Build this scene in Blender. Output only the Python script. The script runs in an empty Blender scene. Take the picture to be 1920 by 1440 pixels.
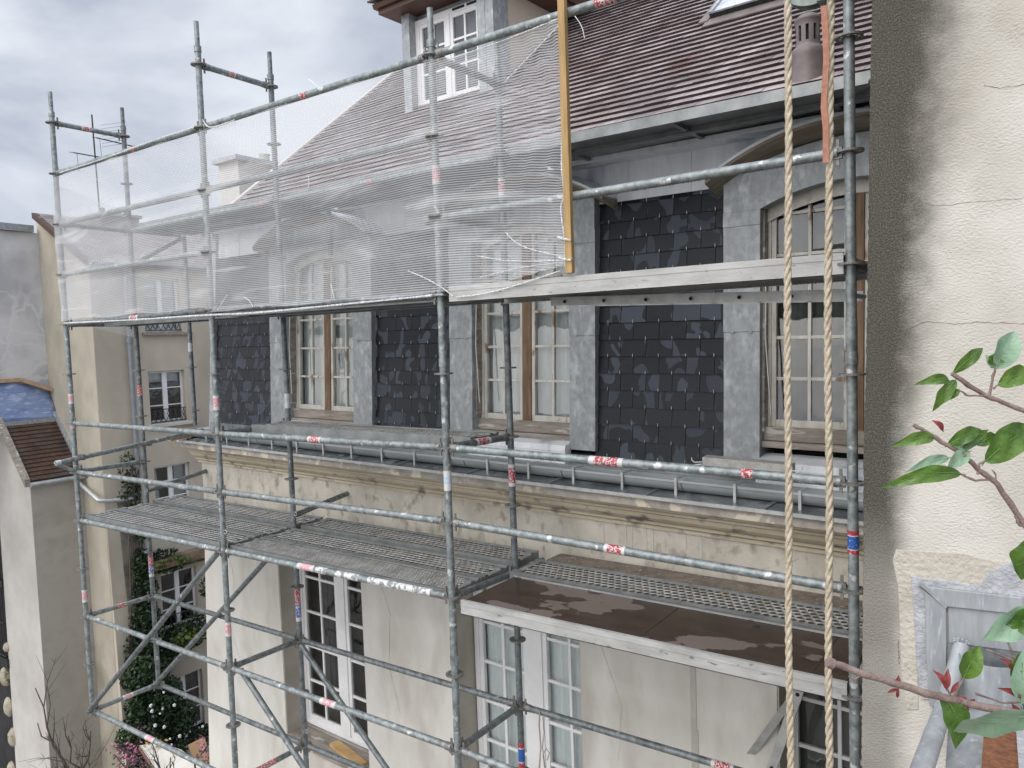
import bpy, bmesh, math, random
import numpy as np
from mathutils import Vector, Matrix
random.seed(7)
rnd = random.random
def ru(a, b): return a + (b - a) * rnd()
scene = bpy.context.scene
col = scene.collection

# ------------------------------------------------------------------ camera
YAW, PITCH, ROLL = -0.6179, -0.0602, -0.0347
CAM = np.array([0.7935, -3.8296, -0.2811]); FPX = 1459.26
fw = np.array([math.sin(YAW) * math.cos(PITCH), math.cos(YAW) * math.cos(PITCH), math.sin(PITCH)])
r0 = np.array([math.cos(YAW), -math.sin(YAW), 0.0]); u0 = np.cross(r0, fw)
rt = r0 * math.cos(ROLL) + u0 * math.sin(ROLL); up = -r0 * math.sin(ROLL) + u0 * math.cos(ROLL)
cam = bpy.data.cameras.new('camera'); co = bpy.data.objects.new('camera', cam); col.objects.link(co)
mw = Matrix.Identity(4)
for i in range(3):
    mw[i][0] = rt[i]; mw[i][1] = up[i]; mw[i][2] = -fw[i]; mw[i][3] = CAM[i]
co.matrix_world = mw
cam.sensor_width = 36; cam.lens = 36 * FPX / 1920; cam.clip_start = 0.05; cam.clip_end = 500
scene.camera = co
def ray(px, py): return fw + rt * (px - 960) / FPX - up * (py - 720) / FPX
def at(px, py, depth): return CAM + ray(px, py) * depth
def atp(ax, val, px, py):
    d = ray(px, py); return CAM + d * (val - CAM[ax]) / d[ax]

# ------------------------------------------------------------------ world, sun, exposure
w = bpy.data.worlds.new('World'); scene.world = w; w.use_nodes = True
nt = w.node_tree; nt.nodes.clear()
SUN_EL, SUN_AZ = math.radians(48), math.radians(185)
def N(t, typ, **k):
    n = t.nodes.new(typ)
    for a, b in k.items(): setattr(n, a, b)
    return n
wo = N(nt, 'ShaderNodeOutputWorld'); bgs = N(nt, 'ShaderNodeBackground'); bgc = N(nt, 'ShaderNodeBackground')
sky = N(nt, 'ShaderNodeTexSky', sky_type='NISHITA'); sky.sun_disc = False; sky.sun_elevation = SUN_EL; sky.sun_rotation = SUN_AZ
bgs.inputs[1].default_value = 0.08
nt.links.new(sky.outputs[0], bgs.inputs[0])
tc = N(nt, 'ShaderNodeTexCoord'); mp = N(nt, 'ShaderNodeMapping'); mp.inputs['Scale'].default_value = (1, 1, 2.2); mp.inputs['Location'].default_value = (2.6, 1.1, 0.35)
nz = N(nt, 'ShaderNodeTexNoise'); nz.inputs['Scale'].default_value = 1.9; nz.inputs['Detail'].default_value = 6; nz.inputs['Roughness'].default_value = 0.5; nz.inputs['Distortion'].default_value = 0.3
cr = N(nt, 'ShaderNodeValToRGB')
cr.color_ramp.elements[0].position = 0.36; cr.color_ramp.elements[0].color = (0.25, 0.305, 0.41, 1)
cr.color_ramp.elements[1].position = 0.62; cr.color_ramp.elements[1].color = (0.80, 0.835, 0.90, 1)
e = cr.color_ramp.elements.new(0.48); e.color = (0.44, 0.485, 0.59, 1)
sep = N(nt, 'ShaderNodeSeparateXYZ'); el = N(nt, 'ShaderNodeMapRange'); el.inputs[1].default_value = 0.42; el.inputs[2].default_value = 1.0; el.inputs[3].default_value = 1.0; el.inputs[4].default_value = 2.5
mul = N(nt, 'ShaderNodeVectorMath', operation='SCALE')
nt.links.new(tc.outputs['Generated'], mp.inputs[0]); nt.links.new(mp.outputs[0], nz.inputs['Vector']); nt.links.new(nz.outputs[0], cr.inputs[0])
nt.links.new(tc.outputs['Generated'], sep.inputs[0]); nt.links.new(sep.outputs[2], el.inputs[0])
# added brightness and warmth in the unseen sky behind the camera, filling the facade
sb_ = N(nt, 'ShaderNodeMapRange'); sb_.inputs[1].default_value = -0.15; sb_.inputs[2].default_value = -0.9; sb_.inputs[3].default_value = 1.0; sb_.inputs[4].default_value = 3.0; nt.links.new(sep.outputs[1], sb_.inputs[0])
sm_ = N(nt, 'ShaderNodeMath', operation='MULTIPLY'); nt.links.new(el.outputs[0], sm_.inputs[0]); nt.links.new(sb_.outputs[0], sm_.inputs[1])
nt.links.new(cr.outputs[0], mul.inputs[0]); nt.links.new(sm_.outputs[0], mul.inputs['Scale']); wm_ = N(nt, 'ShaderNodeMapRange'); wm_.inputs[1].default_value = 0.1; wm_.inputs[2].default_value = -0.5; nt.links.new(sep.outputs[1], wm_.inputs[0])
wx_ = N(nt, 'ShaderNodeMix', data_type='RGBA', blend_type='MULTIPLY'); wx_.inputs[7].default_value = (1.08, 1.0, 0.90, 1); nt.links.new(wm_.outputs[0], wx_.inputs[0]); nt.links.new(mul.outputs[0], wx_.inputs[6]); nt.links.new(wx_.outputs[2], bgc.inputs[0])
ms = N(nt, 'ShaderNodeMixShader'); ms.inputs[0].default_value = 0.88
nt.links.new(bgs.outputs[0], ms.inputs[1]); nt.links.new(bgc.outputs[0], ms.inputs[2]); nt.links.new(ms.outputs[0], wo.inputs[0])
sl = bpy.data.lights.new('sun', 'SUN'); sl.energy = 1.1; sl.angle = math.radians(35); sl.color = (1.0, 0.97, 0.92)
so = bpy.data.objects.new('sun', sl); col.objects.link(so)
sd = Vector((math.sin(SUN_AZ) * math.cos(SUN_EL), math.cos(SUN_AZ) * math.cos(SUN_EL), math.sin(SUN_EL)))
so.rotation_euler = sd.to_track_quat('Z', 'Y').to_euler(); so.location = (0, -10, 12)
scene.view_settings.view_transform = 'Standard'; scene.view_settings.look = 'None'
scene.view_settings.exposure = 0.14; scene.view_settings.gamma = 1
scene.render.resolution_x = 1024; scene.render.resolution_y = 768
scene.render.engine = 'CYCLES'

# ------------------------------------------------------------------ materials
MATS = {}
def mat(name, c1, c2=None, scale=8.0, rough=0.7, metal=0.0, bump=0.0, bscale=60.0, c3=None, s3=2.0, t3=(0.55, 0.7), stretch=None,
        detail=6, lo=0.35, hi=0.65, spec=0.5, island=0.0, rough2=None, bdist=0.01):
    """noise blend c1-c2, a second noise threshold to c3, bump; coordinates are object (world) metres"""
    m = bpy.data.materials.new(name); m.use_nodes = True; t = m.node_tree
    b = t.nodes['Principled BSDF']; L = t.links.new
    tcn = N(t, 'ShaderNodeTexCoord'); mpn = N(t, 'ShaderNodeMapping'); L(tcn.outputs['Object'], mpn.inputs[0])
    if stretch: mpn.inputs['Scale'].default_value = stretch
    b.inputs['Roughness'].default_value = rough; b.inputs['Metallic'].default_value = metal; b.inputs['Specular IOR Level'].default_value = spec
    n1 = N(t, 'ShaderNodeTexNoise'); n1.inputs['Scale'].default_value = scale; n1.inputs['Detail'].default_value = detail; n1.inputs['Roughness'].default_value = 0.6
    L(mpn.outputs[0], n1.inputs['Vector'])
    mr = N(t, 'ShaderNodeMapRange'); mr.inputs[1].default_value = lo; mr.inputs[2].default_value = hi; L(n1.outputs[0], mr.inputs[0])
    mx = N(t, 'ShaderNodeMix', data_type='RGBA'); mx.inputs[6].default_value = (*c1, 1); mx.inputs[7].default_value = (*(c2 or c1), 1)
    L(mr.outputs[0], mx.inputs[0]); out = mx.outputs[2]
    if rough2 is not None:
        rr = N(t, 'ShaderNodeMapRange'); rr.inputs[1].default_value = lo; rr.inputs[2].default_value = hi; rr.inputs[3].default_value = rough; rr.inputs[4].default_value = rough2
        L(n1.outputs[0], rr.inputs[0]); L(rr.outputs[0], b.inputs['Roughness'])
    if c3:
        n3 = N(t, 'ShaderNodeTexNoise'); n3.inputs['Scale'].default_value = s3; n3.inputs['Detail'].default_value = 5; L(mpn.outputs[0], n3.inputs['Vector'])
        m3 = N(t, 'ShaderNodeMapRange'); m3.inputs[1].default_value = t3[0]; m3.inputs[2].default_value = t3[1]; L(n3.outputs[0], m3.inputs[0])
        x3 = N(t, 'ShaderNodeMix', data_type='RGBA'); x3.inputs[7].default_value = (*c3, 1); L(m3.outputs[0], x3.inputs[0]); L(out, x3.inputs[6]); out = x3.outputs[2]
    if island:
        g = N(t, 'ShaderNodeNewGeometry'); hs = N(t, 'ShaderNodeHueSaturation'); ir = N(t, 'ShaderNodeMapRange')
        ir.inputs[3].default_value = 1 - island; ir.inputs[4].default_value = 1 + island
        L(g.outputs['Random Per Island'], ir.inputs[0]); L(ir.outputs[0], hs.inputs['Value']); L(out, hs.inputs['Color']); out = hs.outputs[0]
    L(out, b.inputs['Base Color'])
    if bump:
        nb = N(t, 'ShaderNodeTexNoise'); nb.inputs['Scale'].default_value = bscale; nb.inputs['Detail'].default_value = 4; L(mpn.outputs[0], nb.inputs['Vector'])
        bp = N(t, 'ShaderNodeBump'); bp.inputs['Strength'].default_value = bump; bp.inputs['Distance'].default_value = bdist; L(nb.outputs[0], bp.inputs['Height']); L(bp.outputs[0], b.inputs['Normal'])
    MATS[name] = m
    return m
M_galv = mat('galvanised_tube', (0.16, 0.185, 0.185), (0.35, 0.385, 0.385), 26, 0.42, 0.45, 0.12, 160, (0.62, 0.63, 0.62), 17, (0.63, 0.69), rough2=0.58)
M_galvd = mat('galvanised_dark', (0.11, 0.125, 0.13), (0.25, 0.275, 0.28), 22, 0.5, 0.4, 0.12, 160, (0.5, 0.5, 0.48), 20, (0.66, 0.70))
M_head = mat('cast_wedge_steel', (0.16, 0.16, 0.15), (0.30, 0.29, 0.27), 40, 0.5, 0.5, 0.2, 200)
M_deck = mat('galvanised_deck', (0.27, 0.275, 0.27), (0.48, 0.48, 0.465), 9, 0.5, 0.35, 0.15, 150, (0.30, 0.26, 0.20), 6, (0.60, 0.72))
M_holeshade = mat('shade_dark_punched_edge', (0.04, 0.036, 0.03), (0.09, 0.08, 0.065), 30, 0.8)  # hole walls of the boards: shade put into the colour so holes read dark
M_deckside = mat('deck_side_steel', (0.20, 0.215, 0.215), (0.33, 0.345, 0.34), 6, 0.42, 0.5, 0.05, 100)
M_alu = mat('whitewashed_beam', (0.36, 0.36, 0.345), (0.50, 0.50, 0.485), 9, 0.5, 0.2, 0.1, 90, (0.20, 0.19, 0.175), 34, (0.63, 0.70), stretch=(0.5, 1, 1.5))
M_ladder = mat('ladder_aluminium', (0.42, 0.43, 0.42), (0.58, 0.585, 0.57), 14, 0.45, 0.5, 0.08, 120)
M_zinc = mat('zinc_light', (0.25, 0.27, 0.28), (0.35, 0.375, 0.385), 26, 0.45, 0.2, 0.06, 25, (0.48, 0.51, 0.52), 14, (0.54, 0.72), stretch=(1, 1, 0.6), detail=9)
M_zincd = mat('zinc_band', (0.66, 0.69, 0.73), (0.82, 0.84, 0.86), 8, 0.45, 0.0, 0.10, 25, (0.38, 0.42, 0.48), 3, (0.57, 0.68), stretch=(1, 1, 0.3), detail=9)
M_zincwet = mat('zinc_wet', (0.10, 0.115, 0.125), (0.24, 0.26, 0.275), 5, 0.2, 0.2, 0.06, 30, (0.30, 0.32, 0.33), 4, (0.55, 0.62))
M_gut = mat('gutter_zinc', (0.34, 0.37, 0.375), (0.46, 0.49, 0.495), 4, 0.45, 0.4, 0.03, 40, stretch=(0.4, 1, 1))
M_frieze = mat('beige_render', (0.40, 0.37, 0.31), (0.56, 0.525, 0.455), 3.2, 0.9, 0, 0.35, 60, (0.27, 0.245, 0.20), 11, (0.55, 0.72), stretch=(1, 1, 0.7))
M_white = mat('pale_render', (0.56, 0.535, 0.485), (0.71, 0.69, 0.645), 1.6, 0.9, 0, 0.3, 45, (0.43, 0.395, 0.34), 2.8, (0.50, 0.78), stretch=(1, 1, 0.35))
M_reveal = mat('reveal_render', (0.40, 0.37, 0.31), (0.50, 0.47, 0.41), 3, 0.9, 0, 0.3, 60)
M_cornice = mat('cornice_stone', (0.42, 0.36, 0.26), (0.54, 0.48, 0.37), 4, 0.85, 0, 0.3, 50, (0.17, 0.15, 0.125), 8, (0.56, 0.70), stretch=(0.8, 1, 1.2))
M_fascia = mat('flaking_fascia', (0.30, 0.275, 0.24), (0.44, 0.41, 0.36), 10, 0.85, 0, 0.4, 60, (0.62, 0.55, 0.44), 7, (0.56, 0.60))
M_oldpaint = mat('weathered_paint', (0.50, 0.48, 0.42), (0.64, 0.62, 0.57), 18, 0.7, 0, 0.25, 90, (0.24, 0.16, 0.10), 10, (0.60, 0.68), stretch=(1, 1, 0.4))
M_oldwood = mat('bare_brown_wood', (0.13, 0.075, 0.042), (0.24, 0.155, 0.09), 14, 0.7, 0, 0.3, 70, (0.14, 0.09, 0.055), 9, (0.55, 0.68), stretch=(2, 2, 0.25))
M_sillwood = mat('grey_sill_wood', (0.20, 0.17, 0.14), (0.36, 0.32, 0.28), 12, 0.7, 0, 0.3, 70, (0.52, 0.50, 0.46), 9, (0.60, 0.66), stretch=(0.3, 1, 2))
M_hoodwood = mat('hood_soffit_wood', (0.24, 0.20, 0.15), (0.36, 0.31, 0.24), 9, 0.75, 0, 0.4, 50, (0.15, 0.12, 0.09), 6, (0.52, 0.68), stretch=(0.6, 3, 1.4))
M_whitep = mat('white_gloss_paint', (0.72, 0.72, 0.72), (0.80, 0.80, 0.80), 4, 0.4, 0, 0.05, 60)
M_iron = mat('black_iron', (0.02, 0.02, 0.02), (0.04, 0.04, 0.04), 20, 0.5, 0.3)
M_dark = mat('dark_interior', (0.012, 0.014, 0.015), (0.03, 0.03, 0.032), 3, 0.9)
M_curt = mat('sheer_curtain', (0.66, 0.67, 0.68), (0.78, 0.79, 0.80), 3, 0.9, stretch=(4, 4, 0.5))
M_curt2 = mat('white_curtain', (0.82, 0.84, 0.86), (0.9, 0.91, 0.92), 3, 0.9, 0, 0.25, 7, stretch=(4, 4, 0.4))
M_curtsky = mat('sky_tinted_curtain', (0.30, 0.33, 0.38), (0.38, 0.41, 0.46), 0.5, 0.9)  # upper window curtain, the glass's blue-grey sky reflection put into its colour
M_curtd = mat('grey_blind', (0.06, 0.065, 0.06), (0.13, 0.14, 0.135), 1.2, 0.8, stretch=(3, 3, 0.3))
M_tile = mat('plum_clay_tile', (0.32, 0.275, 0.27), (0.48, 0.42, 0.415), 3, 0.18, 0, 0.10, 40, (0.26, 0.15, 0.13), 1.1, (0.56, 0.70), island=0.20, rough2=0.30, spec=0.9)
M_tileb = mat('old_brown_tile', (0.042, 0.027, 0.020), (0.090, 0.046, 0.030), 2, 0.7, 0, 0.2, 30, (0.07, 0.05, 0.04), 1.5, (0.45, 0.6), island=0.2)
M_tileg = mat('grey_roof_tile', (0.20, 0.17, 0.16), (0.28, 0.25, 0.23), 2, 0.7, 0, 0.2, 30, island=0.15)
M_wallA = mat('tan_render', (0.45, 0.40, 0.315), (0.56, 0.505, 0.41), 0.8, 0.9, 0, 0.2, 20, (0.34, 0.295, 0.23), 0.55, (0.50, 0.78), stretch=(1, 1, 0.6), detail=8)
M_wallG = mat('stained_gable_render', (0.36, 0.33, 0.26), (0.50, 0.455, 0.37), 0.9, 0.9, 0, 0.2, 20, (0.25, 0.23, 0.17), 0.7, (0.52, 0.72), stretch=(1, 1, 0.7), detail=8)
M_wallD = mat('dull_lean_to_render', (0.36, 0.33, 0.28), (0.49, 0.455, 0.395), 0.8, 0.9, 0, 0.2, 20, (0.29, 0.27, 0.23), 0.8, (0.5, 0.72), stretch=(1, 1, 1.3), detail=8)
M_wallDw = mat('pale_lean_to_render', (0.46, 0.435, 0.40), (0.58, 0.555, 0.515), 0.9, 0.9, 0, 0.2, 20)
M_tin = mat('grey_downpipe', (0.20, 0.22, 0.245), (0.27, 0.29, 0.31), 5, 0.5, 0.2)
M_tarp = mat('blue_tarpaulin', (0.14, 0.20, 0.38), (0.26, 0.33, 0.52), 2.2, 0.3, 0, 0.8, 4, (0.38, 0.45, 0.60), 6, (0.52, 0.68), stretch=(1, 0.6, 2), bdist=0.05)
M_timber = mat('yellow_timber', (0.36, 0.23, 0.09), (0.50, 0.33, 0.14), 10, 0.65, 0, 0.15, 60, (0.30, 0.17, 0.06), 24, (0.64, 0.70), stretch=(6, 6, 0.5))
M_ply = mat('brown_film_plywood', (0.030, 0.019, 0.016), (0.055, 0.037, 0.030), 6, 0.24, 0, 0.05, 60, (0.16, 0.13, 0.12), 1.9, (0.565, 0.58), stretch=(1, 1.6, 1), spec=0.3)
M_plyd = mat('dirty_grey_board', (0.12, 0.10, 0.08), (0.22, 0.19, 0.16), 14, 0.8, 0, 0.4, 90, (0.32, 0.29, 0.25), 40, (0.62, 0.66))
M_rope = mat('hemp_rope', (0.42, 0.35, 0.25), (0.66, 0.58, 0.45), 60, 0.9, 0, 0.5, 400)
M_strap = mat('orange_webbing', (0.36, 0.155, 0.10), (0.46, 0.23, 0.16), 60, 0.85, 0, 0.3, 300)
M_pulley = mat('painted_pulley', (0.16, 0.20, 0.18), (0.28, 0.32, 0.29), 20, 0.5, 0.2)
M_bark = mat('twig_bark', (0.17, 0.115, 0.10), (0.30, 0.225, 0.195), 60, 0.75, 0, 0.3, 300)
M_leaf = mat('glossy_leaf', (0.035, 0.10, 0.012), (0.12, 0.22, 0.03), 22, 0.28, 0, 0.35, 60, (0.17, 0.26, 0.05), 30, (0.60, 0.72))
M_leafp = mat('leaf_underside', (0.20, 0.33, 0.21), (0.30, 0.44, 0.30), 20, 0.55, 0, 0.2, 50)
M_leafr = mat('red_bud_leaf', (0.17, 0.03, 0.03), (0.26, 0.05, 0.045), 20, 0.45)
M_vein = mat('leaf_vein', (0.11, 0.20, 0.045), (0.16, 0.26, 0.07), 20, 0.5)
M_veinp = mat('pale_leaf_vein', (0.26, 0.38, 0.25), (0.34, 0.46, 0.33), 20, 0.6)
M_ivy = mat('dark_ivy_leaf', (0.006, 0.020, 0.006), (0.028, 0.06, 0.014), 3, 0.5, island=0.45)
M_ivyy = mat('yellow_green_leaf', (0.07, 0.11, 0.02), (0.13, 0.17, 0.035), 3, 0.6, island=0.35)
M_petal = mat('white_petal', (0.75, 0.75, 0.72), (0.85, 0.85, 0.82), 5, 0.6)
M_pink = mat('magenta_petal', (0.32, 0.07, 0.17), (0.50, 0.18, 0.30), 5, 0.6, island=0.3)
M_twig = mat('bare_twig', (0.06, 0.045, 0.04), (0.12, 0.09, 0.075), 9, 0.8)
M_stone = mat('carved_stone', (0.34, 0.30, 0.22), (0.50, 0.45, 0.35), 5, 0.9, 0, 0.6, 14, (0.10, 0.12, 0.05), 3, (0.60, 0.68), bdist=0.04)
M_moss = mat('mossy_ledge', (0.14, 0.09, 0.055), (0.26, 0.19, 0.13), 4, 0.9, 0, 0.5, 20, (0.06, 0.08, 0.03), 3, (0.5, 0.6))
M_ground = mat('courtyard_paving', (0.14, 0.13, 0.115), (0.22, 0.205, 0.18), 0.7, 0.9, 0, 0.3, 6)
M_browna = mat('varnished_board', (0.16, 0.075, 0.02), (0.23, 0.115, 0.035), 2, 0.35)
M_awn = mat('cream_canopy', (0.58, 0.56, 0.48), (0.68, 0.66, 0.59), 1.5, 0.6, 0, 0, 0, (0.46, 0.42, 0.26), 1.4, (0.60, 0.72))
M_cowl = mat('brown_cowl_clay', (0.135, 0.11, 0.105), (0.20, 0.17, 0.165), 9, 0.5, 0, 0.1, 80)
M_browneave = mat('brown_eave_wood', (0.05, 0.022, 0.014), (0.10, 0.045, 0.028), 5, 0.5, stretch=(0.4, 1, 3))
M_cement = mat('cement_patch', (0.32, 0.33, 0.35), (0.48, 0.49, 0.51), 18, 0.9, 0, 0.9, 70, stretch=(1, 1, 1))
M_soil = mat('rusty_soil', (0.13, 0.05, 0.022), (0.27, 0.11, 0.05), 40, 0.9, 0, 0.8, 90, (0.50, 0.42, 0.33), 45, (0.66, 0.70))
M_zniche = mat('niche_zinc', (0.25, 0.27, 0.285), (0.36, 0.38, 0.395), 9, 0.55, 0.15, 0.06, 40, (0.47, 0.50, 0.53), 22, (0.60, 0.75), stretch=(3, 1, 0.6))
M_cable = mat('beige_cable', (0.33, 0.30, 0.26), (0.42, 0.39, 0.33), 9, 0.6)
M_white_wire = mat('white_cable_tie', (0.78, 0.78, 0.78), (0.85, 0.85, 0.85), 9, 0.4)
M_grout = mat('drip_patch', (0.44, 0.41, 0.37), (0.50, 0.47, 0.43), 9, 0.9)

def glass_mat(name, tint=(0.9, 0.95, 0.93), rough=0.02, refl=0.0):
    m = bpy.data.materials.new(name); m.use_nodes = True; t = m.node_tree; t.nodes.clear(); L = t.links.new
    o = N(t, 'ShaderNodeOutputMaterial'); gl = N(t, 'ShaderNodeBsdfGlossy'); gl.inputs['Roughness'].default_value = rough
    tr = N(t, 'ShaderNodeBsdfTransparent'); tr.inputs[0].default_value = (*tint, 1)
    fr = N(t, 'ShaderNodeFresnel'); fr.inputs[0].default_value = 1.6
    ad = N(t, 'ShaderNodeMath', operation='ADD'); ad.inputs[1].default_value = refl; ad.use_clamp = True
    nb = N(t, 'ShaderNodeTexNoise'); nb.inputs['Scale'].default_value = 3; tcn = N(t, 'ShaderNodeTexCoord'); L(tcn.outputs['Object'], nb.inputs['Vector'])
    bp = N(t, 'ShaderNodeBump'); bp.inputs['Strength'].default_value = 0.25; bp.inputs['Distance'].default_value = 0.02; L(nb.outputs[0], bp.inputs['Height']); L(bp.outputs[0], gl.inputs['Normal'])
    mxs = N(t, 'ShaderNodeMixShader'); L(fr.outputs[0], ad.inputs[0]); L(ad.outputs[0], mxs.inputs[0]); L(tr.outputs[0], mxs.inputs[1]); L(gl.outputs[0], mxs.inputs[2]); L(mxs.outputs[0], o.inputs[0])
    return m
M_glass = glass_mat('window_glass', refl=0.06)
M_sky_glass = glass_mat('skylight_glass', (0.7, 0.9, 0.85), 0.05, 0.9)
M_water = glass_mat('rain_drop', refl=0.1)

def slate_mat():
    m = bpy.data.materials.new('wet_slate'); m.use_nodes = True; t = m.node_tree; b = t.nodes['Principled BSDF']; L = t.links.new
    tcn = N(t, 'ShaderNodeTexCoord'); g = N(t, 'ShaderNodeNewGeometry')
    cv = N(t, 'ShaderNodeCombineXYZ'); m7 = N(t, 'ShaderNodeMath', operation='MULTIPLY'); m7.inputs[1].default_value = 37.0
    L(g.outputs['Random Per Island'], m7.inputs[0]); L(m7.outputs[0], cv.inputs[0]); L(m7.outputs[0], cv.inputs[1])
    va = N(t, 'ShaderNodeVectorMath', operation='ADD'); L(tcn.outputs['Object'], va.inputs[0]); L(cv.outputs[0], va.inputs[1])
    mpn = N(t, 'ShaderNodeMapping'); mpn.inputs['Scale'].default_value = (1, 1, 0.6); L(va.outputs[0], mpn.inputs[0])
    n = N(t, 'ShaderNodeTexNoise'); n.inputs['Scale'].default_value = 6.2; n.inputs['Detail'].default_value = 1.5; n.inputs['Distortion'].default_value = 0.5; L(mpn.outputs[0], n.inputs['Vector'])
    mr = N(t, 'ShaderNodeMapRange'); mr.inputs[1].default_value = 0.550; mr.inputs[2].default_value = 0.556; L(n.outputs[0], mr.inputs[0])
    mx = N(t, 'ShaderNodeMix', data_type='RGBA'); mx.inputs[6].default_value = (0.008, 0.011, 0.017, 1); mx.inputs[7].default_value = (0.056, 0.066, 0.084, 1); L(mr.outputs[0], mx.inputs[0])
    hs = N(t, 'ShaderNodeHueSaturation'); ir = N(t, 'ShaderNodeMapRange'); ir.inputs[3].default_value = 0.8; ir.inputs[4].default_value = 1.2
    L(g.outputs['Random Per Island'], ir.inputs[0]); L(ir.outputs[0], hs.inputs['Value']); L(mx.outputs[2], hs.inputs['Color']); L(hs.outputs[0], b.inputs['Base Color'])
    rr = N(t, 'ShaderNodeMapRange'); b.inputs['Specular IOR Level'].default_value = 0.35; rr.inputs[3].default_value = 0.42; rr.inputs[4].default_value = 0.65; L(mr.outputs[0], rr.inputs[0]); L(rr.outputs[0], b.inputs['Roughness'])
    wv = N(t, 'ShaderNodeTexWave'); wv.wave_type = 'BANDS'; wv.bands_direction = 'Z'; wv.inputs['Scale'].default_value = 22; wv.inputs['Distortion'].default_value = 7; wv.inputs['Detail'].default_value = 2; wv.inputs['Detail Scale'].default_value = 1.2; L(va.outputs[0], wv.inputs['Vector'])
    bp = N(t, 'ShaderNodeBump'); bp.inputs['Strength'].default_value = 0.14; bp.inputs['Distance'].default_value = 0.002; L(wv.outputs[0], bp.inputs['Height']); L(bp.outputs[0], b.inputs['Normal'])
    return m
M_slate = slate_mat()

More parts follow.
